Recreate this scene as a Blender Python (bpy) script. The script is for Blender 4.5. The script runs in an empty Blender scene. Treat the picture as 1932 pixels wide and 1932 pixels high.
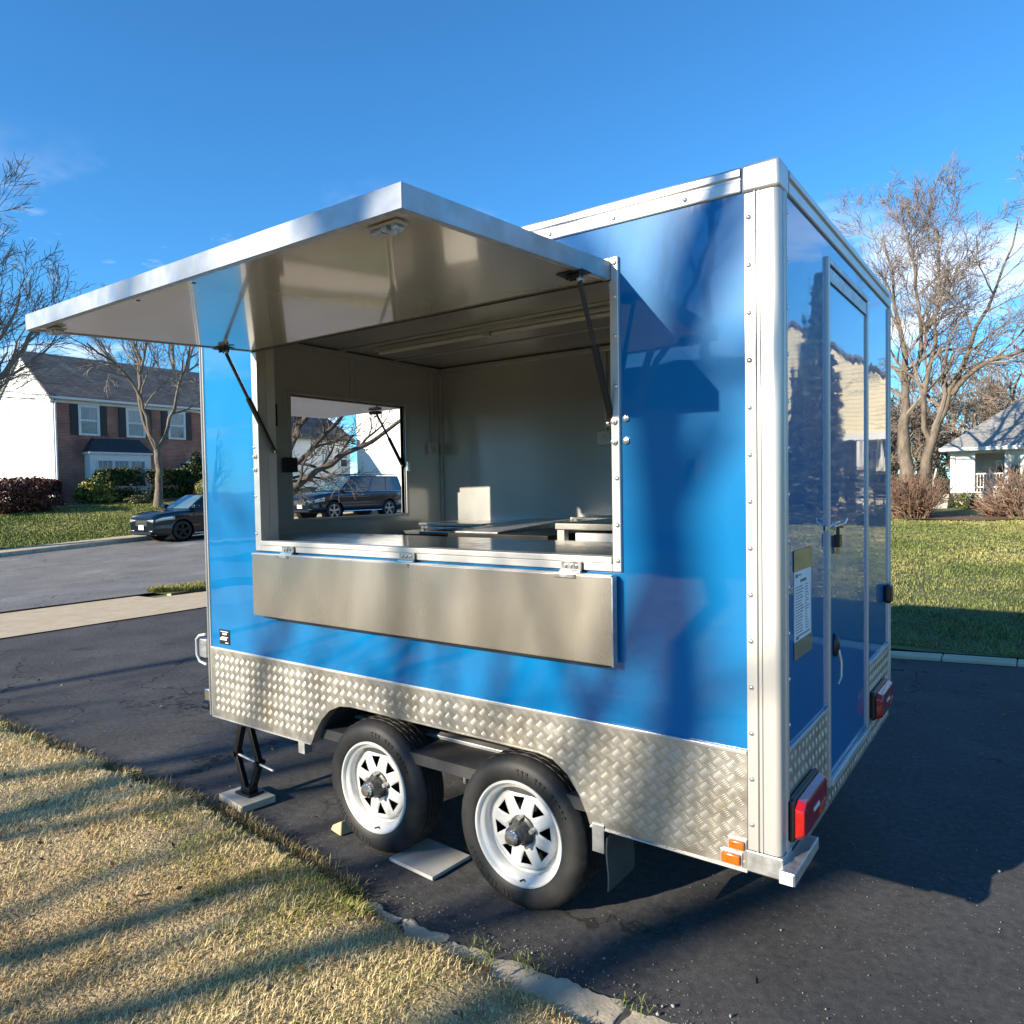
import bpy, math, random
import numpy as np
from mathutils import Matrix, Vector, Quaternion

D = bpy.data
SC = bpy.context.scene
COL = SC.collection
R = math.radians

# ------------------------------------------------------------------ camera
cam_d = D.cameras.new('camera')
cam = D.objects.new('camera', cam_d)
COL.objects.link(cam)
SC.camera = cam
yaw, pitch, roll = .6249, -.0333, -.0169
fw = Vector((-math.sin(yaw) * math.cos(pitch), math.cos(yaw) * math.cos(pitch), math.sin(pitch)))
rt = Vector((math.cos(yaw), math.sin(yaw), 0))
up = rt.cross(fw)
r2 = rt * math.cos(roll) + up * math.sin(roll)
u2 = -rt * math.sin(roll) + up * math.cos(roll)
m = Matrix((r2, u2, -fw)).transposed().to_4x4()
m.translation = (.6799, -2.3934, 1.7431)
cam.matrix_world = m
cam_d.sensor_width = 36
cam_d.lens = 36 * 1387.2 / 1932
cam_d.clip_start = .05
cam_d.clip_end = 5000

# ------------------------------------------------------------------ world, sun, exposure
SUN_AZ, SUN_EL = R(20), R(21)          # light travels towards (+sin az, +cos az)
world = D.worlds.new('World')
SC.world = world
world.use_nodes = True
wt = world.node_tree
wt.nodes.clear()
def wn(t, **k):
    n = wt.nodes.new(t)
    for a, b in k.items():
        setattr(n, a, b)
    return n
sky = wn('ShaderNodeTexSky', sky_type='NISHITA', sun_disc=False)
sky.sun_elevation = SUN_EL
sky.sun_rotation = math.pi + SUN_AZ
sky.altitude = 100
sky.air_density = 1.0
sky.dust_density = .0
sky.ozone_density = 5.0
tint = wn('ShaderNodeMixRGB', blend_type='MULTIPLY'); tint.inputs[0].default_value = 1
tint.inputs[2].default_value = (.60, 1.24, 1.50, 1)
tc = wn('ShaderNodeTexCoord')
sep = wn('ShaderNodeSeparateXYZ')
# clouds: a flat deck of low cumulus, projected by direction so they shrink towards the horizon
add = wn('ShaderNodeMath', operation='ADD'); add.inputs[1].default_value = .16
dx = wn('ShaderNodeMath', operation='DIVIDE'); dy = wn('ShaderNodeMath', operation='DIVIDE')
cmb = wn('ShaderNodeCombineXYZ')
cn = wn('ShaderNodeTexNoise'); cn.inputs['Scale'].default_value = 1.35; cn.inputs['Detail'].default_value = 9
cn.inputs['Roughness'].default_value = .58; cn.inputs['Distortion'].default_value = .25
off = wn('ShaderNodeVectorMath', operation='ADD'); off.inputs[1].default_value = (21.3, 11.5, 0)
cr = wn('ShaderNodeMapRange'); cr.inputs[1].default_value = .53; cr.inputs[2].default_value = .68
el = wn('ShaderNodeMapRange', interpolation_type='SMOOTHSTEP')
el.inputs[1].default_value = .40; el.inputs[2].default_value = .24
cm = wn('ShaderNodeMath', operation='MULTIPLY')
cm2 = wn('ShaderNodeMath', operation='MULTIPLY'); cm2.inputs[1].default_value = .8
mix = wn('ShaderNodeMixRGB')
mix.inputs[2].default_value = (9.6, 9.9, 10.6, 1)
bg = wn('ShaderNodeBackground'); bg.inputs[1].default_value = .088
out = wn('ShaderNodeOutputWorld')
L = wt.links.new
L(tc.outputs['Generated'], sep.inputs[0])
L(sep.outputs[2], add.inputs[0])
L(sep.outputs[0], dx.inputs[0]); L(add.outputs[0], dx.inputs[1])
L(sep.outputs[1], dy.inputs[0]); L(add.outputs[0], dy.inputs[1])
L(dx.outputs[0], cmb.inputs[0]); L(dy.outputs[0], cmb.inputs[1])
L(cmb.outputs[0], off.inputs[0]); L(off.outputs[0], cn.inputs['Vector'])
L(cn.outputs[0], cr.inputs[0]); L(sep.outputs[2], el.inputs[0])
L(cr.outputs[0], cm.inputs[0]); L(el.outputs[0], cm.inputs[1]); L(cm.outputs[0], cm2.inputs[0])
L(sky.outputs[0], tint.inputs[1])
L(cm2.outputs[0], mix.inputs[0]); L(tint.outputs[0], mix.inputs[1])
L(mix.outputs[0], bg.inputs[0]); L(bg.outputs[0], out.inputs[0])

sun_d = D.lights.new('sun', 'SUN')
sun = D.objects.new('sun', sun_d)
COL.objects.link(sun)
sun_d.energy = 5.0
sun_d.angle = R(.55)
sun_d.color = (1, .885, .70)
ldir = Vector((math.sin(SUN_AZ) * math.cos(SUN_EL), math.cos(SUN_AZ) * math.cos(SUN_EL), -math.sin(SUN_EL)))
sun.rotation_euler = ldir.to_track_quat('-Z', 'Y').to_euler()
sun.location = (-10, -25, 18)

SC.view_settings.view_transform = 'Standard'
SC.view_settings.look = 'None'
SC.view_settings.gamma = 1
SC.view_settings.use_curve_mapping = False
SC.view_settings.exposure = .93
SC.render.engine = 'CYCLES'
SC.cycles.use_denoising = True
SC.cycles.max_bounces = 8
SC.cycles.diffuse_bounces = 3
SC.cycles.glossy_bounces = 4
SC.cycles.transparent_max_bounces = 8
SC.cycles.caustics_reflective = False
SC.cycles.caustics_refractive = False
SC.cycles.sample_clamp_indirect = 8

rng = np.random.default_rng(7)
rnd = random.Random(11)

# ------------------------------------------------------------------ materials
def pm(name, col, rough=.5, metal=0., var=.12, vscale=6., bump=0., bscale=80., coat=0., attr=False,
       rvar=0., rscale=20., stretch=None, spec=.5, trans=0., dist=.002, dirt=None, coat_r=.03, emit=None):
    """Node material: base colour with noise variation, optional bump, roughness variation, dirt tint."""
    mt = D.materials.new(name)
    mt.use_nodes = True
    t = mt.node_tree
    b = t.nodes['Principled BSDF']
    tcn = t.nodes.new('ShaderNodeTexCoord')
    vec = tcn.outputs['Object']
    if stretch:
        mp = t.nodes.new('ShaderNodeMapping')
        mp.inputs['Scale'].default_value = stretch
        t.links.new(vec, mp.inputs['Vector'])
        vec = mp.outputs[0]
    n = t.nodes.new('ShaderNodeTexNoise')
    n.inputs['Scale'].default_value = vscale
    n.inputs['Detail'].default_value = 7
    n.inputs['Roughness'].default_value = .62
    t.links.new(vec, n.inputs['Vector'])
    ramp = t.nodes.new('ShaderNodeMapRange')
    ramp.inputs[1].default_value = .28; ramp.inputs[2].default_value = .72
    ramp.inputs[3].default_value = 1 - var; ramp.inputs[4].default_value = 1 + var
    t.links.new(n.outputs[0], ramp.inputs[0])
    mul = t.nodes.new('ShaderNodeVectorMath'); mul.operation = 'MULTIPLY'
    if attr:
        at = t.nodes.new('ShaderNodeAttribute'); at.attribute_name = 'Col'
        t.links.new(at.outputs['Color'], mul.inputs[0])
    else:
        mul.inputs[0].default_value = col[:3]
    cb = t.nodes.new('ShaderNodeCombineXYZ')
    for i in range(3):
        t.links.new(ramp.outputs[0], cb.inputs[i])
    t.links.new(cb.outputs[0], mul.inputs[1])
    last = mul.outputs[0]
    if dirt:
        dn = t.nodes.new('ShaderNodeTexNoise'); dn.inputs['Scale'].default_value = dirt[1]; dn.inputs['Detail'].default_value = 5
        t.links.new(tcn.outputs['Object'], dn.inputs['Vector'])
        dr = t.nodes.new('ShaderNodeMapRange'); dr.inputs[1].default_value = .48; dr.inputs[2].default_value = .72
        dr.inputs[4].default_value = dirt[2]
        t.links.new(dn.outputs[0], dr.inputs[0])
        dm = t.nodes.new('ShaderNodeMixRGB'); dm.inputs[2].default_value = (*dirt[0], 1)
        t.links.new(dr.outputs[0], dm.inputs[0]); t.links.new(last, dm.inputs[1])
        last = dm.outputs[0]
    t.links.new(last, b.inputs['Base Color'])
    b.inputs['Roughness'].default_value = rough
    b.inputs['Metallic'].default_value = metal
    b.inputs['Specular IOR Level'].default_value = spec
    b.inputs['Coat Weight'].default_value = coat
    b.inputs['Coat Roughness'].default_value = coat_r
    if trans:
        b.inputs['Transmission Weight'].default_value = trans
    if emit:
        b.inputs['Emission Color'].default_value = (*emit[0], 1)
        b.inputs['Emission Strength'].default_value = emit[1]
    if rvar:
        rn = t.nodes.new('ShaderNodeTexNoise'); rn.inputs['Scale'].default_value = rscale; rn.inputs['Detail'].default_value = 5
        t.links.new(vec, rn.inputs['Vector'])
        rr = t.nodes.new('ShaderNodeMapRange')
        rr.inputs[1].default_value = .3; rr.inputs[2].default_value = .7
        rr.inputs[3].default_value = max(.01, rough - rvar); rr.inputs[4].default_value = rough + rvar
        t.links.new(rn.outputs[0], rr.inputs[0]); t.links.new(rr.outputs[0], b.inputs['Roughness'])
    if bump:
        bn = t.nodes.new('ShaderNodeTexNoise'); bn.inputs['Scale'].default_value = bscale; bn.inputs['Detail'].default_value = 6
        t.links.new(vec, bn.inputs['Vector'])
        bp = t.nodes.new('ShaderNodeBump'); bp.inputs['Strength'].default_value = bump; bp.inputs['Distance'].default_value = dist
        t.links.new(bn.outputs[0], bp.inputs['Height']); t.links.new(bp.outputs[0], b.inputs['Normal'])
    return mt

M = {}
M['blue'] = pm('blue_paint', (.0, .152, .385), .35, 0, .04, 2, coat=1, coat_r=.015, spec=.12, dirt=((.05, .19, .40), 2.5, .10))
def wavy(mt, scale, strength, dist):
    """gentle ripple in a sheet so that its reflections waver"""
    t = mt.node_tree
    b = t.nodes['Principled BSDF']
    tcn = t.nodes.new('ShaderNodeTexCoord')
    n = t.nodes.new('ShaderNodeTexNoise'); n.inputs['Scale'].default_value = scale; n.inputs['Detail'].default_value = 2
    t.links.new(tcn.outputs['Object'], n.inputs['Vector'])
    bp = t.nodes.new('ShaderNodeBump'); bp.inputs['Strength'].default_value = strength; bp.inputs['Distance'].default_value = dist
    t.links.new(n.outputs[0], bp.inputs['Height'])
    fn = t.nodes.new('ShaderNodeTexNoise'); fn.inputs['Scale'].default_value = 5; fn.inputs['Detail'].default_value = 8; fn.inputs['Roughness'].default_value = .7
    mpf = t.nodes.new('ShaderNodeMapping'); mpf.inputs['Scale'].default_value = (1, 1, .3)      # film drawn out downwards by rain
    t.links.new(tcn.outputs['Object'], mpf.inputs['Vector']); t.links.new(mpf.outputs[0], fn.inputs['Vector'])
    fr_ = t.nodes.new('ShaderNodeMapRange'); fr_.inputs[1].default_value = .45; fr_.inputs[2].default_value = .75
    fr_.inputs[3].default_value = .01; fr_.inputs[4].default_value = .08
    t.links.new(fn.outputs[0], fr_.inputs[0]); t.links.new(fr_.outputs[0], b.inputs['Coat Roughness'])
    t.links.new(bp.outputs[0], b.inputs['Coat Normal'])
    t.links.new(bp.outputs[0], b.inputs['Normal'])
wavy(M['blue'], 2.0, .16, .012)
M['blue'].node_tree.nodes['Principled BSDF'].inputs['Coat IOR'].default_value = 1.62
M['alu'] = pm('brushed_aluminium', (.55, .535, .51), .38, .45, .06, 5, bump=.12, bscale=120, rvar=.08, rscale=6, stretch=(1, 1, .12), dist=.0006)
M['alu_h'] = pm('aluminium_trim', (.60, .585, .56), .36, .5, .06, 5, bump=.1, bscale=120, rvar=.08, rscale=5, stretch=(.12, 1, 1), dist=.0006)
M['alu_awn'] = pm('weathered_aluminium', (.42, .44, .46), .45, .6, .14, 9, bump=.15, bscale=60, rvar=.1, rscale=14, dist=.0008, dirt=((.28, .29, .30), 7, .5))
M['galv'] = pm('galvanised_steel', (.52, .53, .54), .45, .85, .2, 30, bump=.15, bscale=60, rvar=.12, dist=.001)
M['plate'] = pm('tread_plate_aluminium', (.56, .535, .485), .38, .85, .12, 14, bump=.25, bscale=220, rvar=.1, rscale=18, dist=.0008,
                dirt=((.33, .265, .18), 3.2, .55))
M['steel'] = pm('stainless_steel', (.70, .65, .57), .27, .95, .03, 2, bump=.03, bscale=2.2, rvar=.05, rscale=2.5, dist=.008, stretch=(1.6, 1, .35))
M['cream'] = pm('glossy_cream_panel', (.64, .56, .44), .2, .3, .05, 2, coat=.9, coat_r=.05, bump=.1, bscale=2.2, dist=.02)
M['inner'] = pm('interior_grey_panel', (.56, .56, .54), .2, .2, .06, 1.5, coat=.6, coat_r=.06, bump=.14, bscale=2.6, dist=.02)
M['inner_trim'] = pm('interior_trim', (.55, .55, .52), .35, .2, .05, 6)
M['counter'] = pm('counter_steel', (.36, .36, .36), .16, .9, .1, 5, bump=.06, bscale=6, dist=.004, rvar=.06)
M['black'] = pm('black_steel', (.012, .012, .013), .42, .2, .3, 30, bump=.2, bscale=90, dist=.001)
M['rubber'] = pm('tyre_rubber', (.013, .013, .0135), .62, 0, .35, 14, bump=.3, bscale=160, dist=.001, dirt=((.05, .045, .038), 9, .3))
M['flap'] = pm('mudflap_rubber', (.05, .055, .055), .6, 0, .2, 20, bump=.1)
M['rim'] = pm('white_wheel_paint', (.66, .645, .61), .32, 0, .05, 12, coat=.4, dirt=((.34, .28, .20), 11, .42))
M['grease'] = pm('greasy_hub_metal', (.10, .10, .10), .4, .7, .6, 40, bump=.4, bscale=90, dist=.003)
M['chrome'] = pm('zinc_fitting', (.72, .70, .66), .25, .95, .1, 40, rvar=.1)
M['red_lens'] = pm('red_lens', (.42, .006, .008), .12, 0, .25, 45, coat=1, bump=.3, bscale=55, dist=.004)
M['amber_lens'] = pm('amber_lens', (.78, .11, .006), .14, 0, .2, 60, coat=1, bump=.3, bscale=90, dist=.002)
M['white_pl'] = pm('white_plastic', (.72, .72, .70), .4, 0, .06, 20)
M['black_pl'] = pm('black_plastic', (.015, .015, .016), .35, 0, .2, 30)
M['paper'] = pm('paper', (.74, .75, .76), .7, 0, .03, 8)
M['ink'] = pm('printed_ink', (.16, .17, .19), .7, 0, .1, 60)
M['tape'] = pm('brown_tape', (.24, .21, .13), .35, 0, .2, 14, coat=.4)
M['tag'] = pm('copper_padlock_tag', (.55, .24, .12), .4, .3, .15, 60)
M['under'] = pm('underbody_dark', (.04, .04, .042), .7, .1, .3, 12)
M['white_paint'] = pm('white_house_paint', (.74, .74, .71), .5, 0, .05, 4, bump=.05)
M['siding'] = pm('white_siding', (.78, .775, .74), .5, 0, .05, 3)
M['cream_siding'] = pm('cream_siding', (.70, .62, .40), .55, 0, .06, 3)
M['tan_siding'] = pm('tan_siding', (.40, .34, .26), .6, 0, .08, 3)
M['shutter'] = pm('black_shutter_paint', (.012, .012, .014), .45, 0, .2, 10)
M['glass'] = pm('window_glass', (.06, .07, .075), .06, 0, .3, 3, coat=1)
M['curtain'] = pm('curtain_behind_glass', (.22, .235, .25), .25, 0, .28, 9, coat=1, stretch=(1, 6, 1))
M['bark'] = pm('grey_bark', (.26, .215, .165), .85, 0, .4, 16, bump=.6, bscale=30, stretch=(1, 1, .25), dist=.02)
M['bark_pale'] = pm('pale_bark', (.165, .13, .095), .85, 0, .5, 9, bump=.5, bscale=30, stretch=(1, 1, .3), dist=.015)
M['bark_dark'] = pm('dark_bark', (.085, .065, .05), .85, 0, .35, 16, bump=.5, bscale=30, stretch=(1, 1, .3), dist=.015)
M['twig'] = pm('twigs', (.24, .19, .15), .8, 0, .25, 5)
M['twig_grey'] = pm('grey_twigs', (.20, .17, .15), .8, 0, .25, 5)
M['leaf'] = pm('foliage', (1, 1, 1), .5, 0, .1, 5, attr=True, spec=.3)
M['grass'] = pm('grass_blades', (1, 1, 1), .6, 0, .05, 5, attr=True, spec=.25)
M['wood'] = pm('weathered_timber', (.50, .44, .34), .75, 0, .25, 12, bump=.4, bscale=40, stretch=(.2, 1, 1), dist=.003)
M['chock'] = pm('raw_timber_wedge', (.52, .40, .24), .7, 0, .2, 20, bump=.2)
M['navy'] = pm('navy_car_paint', (.004, .006, .014), .25, .3, .05, 5, coat=1, coat_r=.02)
M['suv_paint'] = pm('midnight_blue_car_paint', (.006, .010, .026), .25, .3, .05, 5, coat=1, coat_r=.02)
M['car_glass'] = pm('car_glass', (.012, .018, .022), .04, 0, .1, 5, coat=1)
M['windscreen'] = pm('windscreen_glass', (.10, .16, .17), .05, 0, .35, 4, coat=1)
M['lamp_glass'] = pm('headlamp_glass', (.62, .64, .66), .12, .5, .3, 30, coat=1)
M['alloy'] = pm('alloy_wheel', (.50, .51, .52), .3, .9, .1, 20)
M['dark_alloy'] = pm('dark_alloy_wheel', (.02, .02, .022), .3, .6, .1, 20)
M['stone'] = pm('porch_stone', (.38, .35, .31), .85, 0, .3, 5, bump=.4, bscale=9, dist=.03)
M['mulch'] = pm('mulch', (.15, .095, .06), .9, 0, .45, 14, bump=.8, bscale=40, dist=.03)
M['seam'] = pm('dark_metal_roof', (.05, .055, .06), .45, .4, .35, 4, stretch=(.3, 3, 1))
M['gravel'] = pm('pale_gravel', (.30, .285, .26), .8, 0, .4, 90)
M['concrete'] = pm('kerb_concrete', (.48, .41, .30), .85, 0, .22, 9, bump=.5, bscale=70, dist=.006, dirt=((.22, .19, .14), 6, .55))
M['walk'] = pm('sidewalk_concrete', (.52, .41, .27), .85, 0, .14, 5, bump=.3, bscale=60, dist=.004, dirt=((.42, .31, .18), 2.2, .5))
M['paver'] = pm('pale_paver', (.42, .40, .36), .8, 0, .12, 14, bump=.4, bscale=90, dist=.003)
M['soil'] = pm('thatch_soil', (.46, .34, .18), .95, 0, .4, 9, bump=.9, bscale=60, dist=.03)
M['turf'] = pm('turf', (.085, .105, .030), .9, 0, .35, 2.2, bump=.8, bscale=30, dist=.04, dirt=((.20, .17, .07), .7, .6))
M['land'] = pm('land', (.13, .12, .06), .95, 0, .35, .08)

def tree_tex_mat(name, kind):
    mt = D.materials.new(name)
    mt.use_nodes = True
    t = mt.node_tree
    b = t.nodes['Principled BSDF']
    tcn = t.nodes.new('ShaderNodeTexCoord')
    sp = t.nodes.new('ShaderNodeSeparateXYZ'); t.links.new(tcn.outputs['Object'], sp.inputs[0])
    cbn = t.nodes.new('ShaderNodeCombineXYZ')
    br = t.nodes.new('ShaderNodeTexBrick')
    t.links.new(sp.outputs[1], cbn.inputs[0])
    t.links.new(sp.outputs[2], cbn.inputs[1])
    t.links.new(cbn.outputs[0], br.inputs['Vector'])
    if kind == 'brick':
        br.inputs['Color1'].default_value = (.30, .10, .068, 1)
        br.inputs['Color2'].default_value = (.38, .15, .10, 1)
        br.inputs['Mortar'].default_value = (.34, .27, .22, 1)
        br.inputs['Scale'].default_value = 1
        br.inputs['Brick Width'].default_value = .23; br.inputs['Row Height'].default_value = .075
        br.inputs['Mortar Size'].default_value = .009
        b.inputs['Roughness'].default_value = .85
    else:
        br.inputs['Color1'].default_value = (.105, .092, .080, 1)
        br.inputs['Color2'].default_value = (.175, .155, .135, 1)
        br.inputs['Mortar'].default_value = (.06, .052, .045, 1)
        br.inputs['Scale'].default_value = 1
        br.inputs['Brick Width'].default_value = .32; br.inputs['Row Height'].default_value = .11
        br.inputs['Mortar Size'].default_value = .01
        b.inputs['Roughness'].default_value = .9
    n = t.nodes.new('ShaderNodeTexNoise'); n.inputs['Scale'].default_value = 1.3; n.inputs['Detail'].default_value = 6
    t.links.new(tcn.outputs['Object'], n.inputs['Vector'])
    mr = t.nodes.new('ShaderNodeMapRange'); mr.inputs[1].default_value = .3; mr.inputs[2].default_value = .7
    mr.inputs[3].default_value = .65; mr.inputs[4].default_value = 1.3
    t.links.new(n.outputs[0], mr.inputs[0])
    vm = t.nodes.new('ShaderNodeVectorMath'); vm.operation = 'SCALE'
    t.links.new(br.outputs[0], vm.inputs[0]); t.links.new(mr.outputs[0], vm.inputs['Scale'])
    t.links.new(vm.outputs[0], b.inputs['Base Color'])
    bp = t.nodes.new('ShaderNodeBump'); bp.inputs['Strength'].default_value = .5; bp.inputs['Distance'].default_value = .01
    inv = t.nodes.new('ShaderNodeMath'); inv.operation = 'SUBTRACT'; inv.inputs[0].default_value = 1
    t.links.new(br.outputs['Fac'], inv.inputs[1]); t.links.new(inv.outputs[0], bp.inputs['Height'])
    t.links.new(bp.outputs[0], b.inputs['Normal'])
    return mt
M['brick'] = tree_tex_mat('red_brick', 'brick')
M['shingle'] = tree_tex_mat('asphalt_shingle', 'shingle')
M['shingle_pale'] = pm('pale_shingle', (.31, .30, .28), .85, 0, .22, 3, bump=.5, bscale=9, stretch=(1, 1, 6), dist=.02)

def asphalt(name, base, speck, speck_amt, seal, big=.35):
    mt = D.materials.new(name)
    mt.use_nodes = True
    t = mt.node_tree
    b = t.nodes['Principled BSDF']
    tcn = t.nodes.new('ShaderNodeTexCoord')
    def noise(s, d=6, r=.6):
        n = t.nodes.new('ShaderNodeTexNoise'); n.inputs['Scale'].default_value = s; n.inputs['Detail'].default_value = d
        n.inputs['Roughness'].default_value = r
        t.links.new(tcn.outputs['Object'], n.inputs['Vector'])
        return n
    def mr(src, a, b_, c, d):
        x = t.nodes.new('ShaderNodeMapRange')
        for i, v in zip((1, 2, 3, 4), (a, b_, c, d)):
            x.inputs[i].default_value = v
        t.links.new(src, x.inputs[0])
        return x
    n1, n2 = noise(.9, 7), noise(26, 6, .7)
    f1 = mr(n1.outputs[0], .3, .7, 1 - big, 1 + big); f2 = mr(n2.outputs[0], .3, .7, .65, 1.4)
    mm = t.nodes.new('ShaderNodeMath'); mm.operation = 'MULTIPLY'
    t.links.new(f1.outputs[0], mm.inputs[0]); t.links.new(f2.outputs[0], mm.inputs[1])
    vm = t.nodes.new('ShaderNodeVectorMath'); vm.operation = 'SCALE'
    vm.inputs[0].default_value = base
    t.links.new(mm.outputs[0], vm.inputs['Scale'])
    vor = t.nodes.new('ShaderNodeTexVoronoi'); vor.inputs['Scale'].default_value = 95
    t.links.new(tcn.outputs['Object'], vor.inputs['Vector'])
    sepc = t.nodes.new('ShaderNodeSeparateColor'); t.links.new(vor.outputs['Color'], sepc.inputs[0])
    pick = mr(sepc.outputs[0], 1 - speck_amt, 1 - speck_amt + .02, 0, 1)
    nearc = mr(vor.outputs['Distance'], .42, .30, 0, 1)
    pk = t.nodes.new('ShaderNodeMath'); pk.operation = 'MULTIPLY'
    t.links.new(pick.outputs[0], pk.inputs[0]); t.links.new(nearc.outputs[0], pk.inputs[1])
    mx = t.nodes.new('ShaderNodeMixRGB'); mx.inputs[2].default_value = (*speck, 1)
    t.links.new(pk.outputs[0], mx.inputs[0]); t.links.new(vm.outputs[0], mx.inputs[1])
    # hairline cracks: edges of large warped cells, only here and there
    wv = t.nodes.new('ShaderNodeVectorMath'); wv.operation = 'ADD'
    nw = noise(2.2, 4); sc_ = t.nodes.new('ShaderNodeVectorMath'); sc_.operation = 'SCALE'; sc_.inputs['Scale'].default_value = .7
    t.links.new(nw.outputs['Color'], sc_.inputs[0]); t.links.new(sc_.outputs[0], wv.inputs[0]); t.links.new(tcn.outputs['Object'], wv.inputs[1])
    v2 = t.nodes.new('ShaderNodeTexVoronoi'); v2.feature = 'DISTANCE_TO_EDGE'; v2.inputs['Scale'].default_value = .55
    t.links.new(wv.outputs[0], v2.inputs['Vector'])
    ck = mr(v2.outputs['Distance'], .0075, .002, 0, 1); cmk = mr(noise(.35, 3).outputs[0], .44, .56, 0, .9)
    ckm = t.nodes.new('ShaderNodeMath'); ckm.operation = 'MULTIPLY'
    t.links.new(ck.outputs[0], ckm.inputs[0]); t.links.new(cmk.outputs[0], ckm.inputs[1])
    mx2 = t.nodes.new('ShaderNodeMixRGB'); mx2.inputs[2].default_value = (.015, .014, .013, 1)
    st = mr(noise(1.7, 5, .65).outputs[0], .60, .70, 1, .55); pl = mr(noise(.6, 4).outputs[0], .56, .72, 1, 1.35)
    sm = t.nodes.new('ShaderNodeMath'); sm.operation = 'MULTIPLY'
    t.links.new(st.outputs[0], sm.inputs[0]); t.links.new(pl.outputs[0], sm.inputs[1])
    ss = t.nodes.new('ShaderNodeVectorMath'); ss.operation = 'SCALE'
    t.links.new(mx.outputs[0], ss.inputs[0]); t.links.new(sm.outputs[0], ss.inputs['Scale'])
    t.links.new(ckm.outputs[0], mx2.inputs[0]); t.links.new(ss.outputs[0], mx2.inputs[1])
    t.links.new(mx2.outputs[0], b.inputs['Base Color'])
    rr = mr(n1.outputs[0], .3, .7, seal - .08, seal + .14)
    t.links.new(rr.outputs[0], b.inputs['Roughness'])
    b.inputs['Specular IOR Level'].default_value = .22
    bp = t.nodes.new('ShaderNodeBump'); bp.inputs['Strength'].default_value = .7; bp.inputs['Distance'].default_value = .005
    n3 = noise(140, 4, .7)
    t.links.new(n3.outputs[0], bp.inputs['Height']); t.links.new(bp.outputs[0], b.inputs['Normal'])
    return mt
M['drive'] = asphalt('driveway_asphalt', (.071, .069, .068), (.18, .175, .17), .045, .9)
M['road'] = asphalt('street_asphalt', (.185, .175, .165), (.34, .32, .30), .12, .85, .2)

# ------------------------------------------------------------------ mesh helpers
class MB:
    def __init__(s):
        s.v = []; s.f = []
    def add(s, vs, fs):
        o = len(s.v)
        s.v += [tuple(p) for p in vs]
        s.f += [tuple(i + o for i in f) for f in fs]
        return s
    def box(s, x0, y0, z0, x1, y1, z1):
        v = [(x0, y0, z0), (x1, y0, z0), (x1, y1, z0), (x0, y1, z0), (x0, y0, z1), (x1, y0, z1), (x1, y1, z1), (x0, y1, z1)]
        return s.add(v, [(0, 3, 2, 1), (4, 5, 6, 7), (0, 1, 5, 4), (1, 2, 6, 5), (2, 3, 7, 6), (3, 0, 4, 7)])
    def hexa(s, v):
        return s.add(v, [(0, 3, 2, 1), (4, 5, 6, 7), (0, 1, 5, 4), (1, 2, 6, 5), (2, 3, 7, 6), (3, 0, 4, 7)])
    def quad(s, *p):
        return s.add(p, [tuple(range(len(p)))])
    def tube(s, pts, rad, n=8, caps=True):
        pts = [Vector(p) for p in pts]
        if not hasattr(rad, '__len__'):
            rad = [rad] * len(pts)
        o = len(s.v)
        prev = None
        for i, p in enumerate(pts):
            d = (pts[min(i + 1, len(pts) - 1)] - pts[max(i - 1, 0)])
            d = d.normalized() if d.length > 1e-9 else Vector((0, 0, 1))
            if prev is None:
                a = d.orthogonal().normalized()
            else:
                a = (prev - d * prev.dot(d))
                a = a.normalized() if a.length > 1e-6 else d.orthogonal().normalized()
            prev = a
            b = d.cross(a)
            for k in range(n):
                t = 2 * math.pi * k / n
                q = p + (a * math.cos(t) + b * math.sin(t)) * rad[i]
                s.v.append((q.x, q.y, q.z))
        for i in range(len(pts) - 1):
            for k in range(n):
                k2 = (k + 1) % n
                s.f.append((o + i * n + k, o + i * n + k2, o + (i + 1) * n + k2, o + (i + 1) * n + k))
        if caps:
            s.f.append(tuple(o + k for k in reversed(range(n))))
            s.f.append(tuple(o + (len(pts) - 1) * n + k for k in range(n)))
        return s
    def lathe(s, prof, n, c, axis='y', closed=False):
        """prof: (radius, along) pairs; revolve round the axis through c"""
        o = len(s.v)
        for r, a in prof:
            for k in range(n):
                t = 2 * math.pi * k / n
                u, w = r * math.cos(t), r * math.sin(t)
                if axis == 'y':
                    s.v.append((c[0] + u, c[1] + a, c[2] + w))
                elif axis == 'x':
                    s.v.append((c[0] + a, c[1] + u, c[2] + w))
                else:
                    s.v.append((c[0] + u, c[1] + w, c[2] + a))
        m_ = len(prof)
        for i in range(m_ if closed else m_ - 1):
            i2 = (i + 1) % m_
            for k in range(n):
                k2 = (k + 1) % n
                s.f.append((o + i * n + k, o + i * n + k2, o + i2 * n + k2, o + i2 * n + k))
        return s
    def prism(s, poly, d0, d1, plane='xz'):
        """extrude a 2D polygon; plane xz -> along y, yz -> along x, xy -> along z"""
        n = len(poly)
        def P(p, d):
            return (p[0], d, p[1]) if plane == 'xz' else (d, p[0], p[1]) if plane == 'yz' else (p[0], p[1], d)
        v = [P(p, d0) for p in poly] + [P(p, d1) for p in poly]
        f = [tuple(range(n)), tuple(range(2 * n - 1, n - 1, -1))]
        f += [(i, i + n, (i + 1) % n + n, (i + 1) % n) for i in range(n)]
        return s.add(v, f)
    def build(s, name, mat, parent=None, smooth=None, bevel=0, seg=2, solid=0, sub=0):
        me = D.meshes.new(name)
        me.from_pydata(s.v, [], s.f)
        me.materials.append(mat)
        return link(name, me, parent, smooth, bevel, seg, solid, sub)

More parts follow.
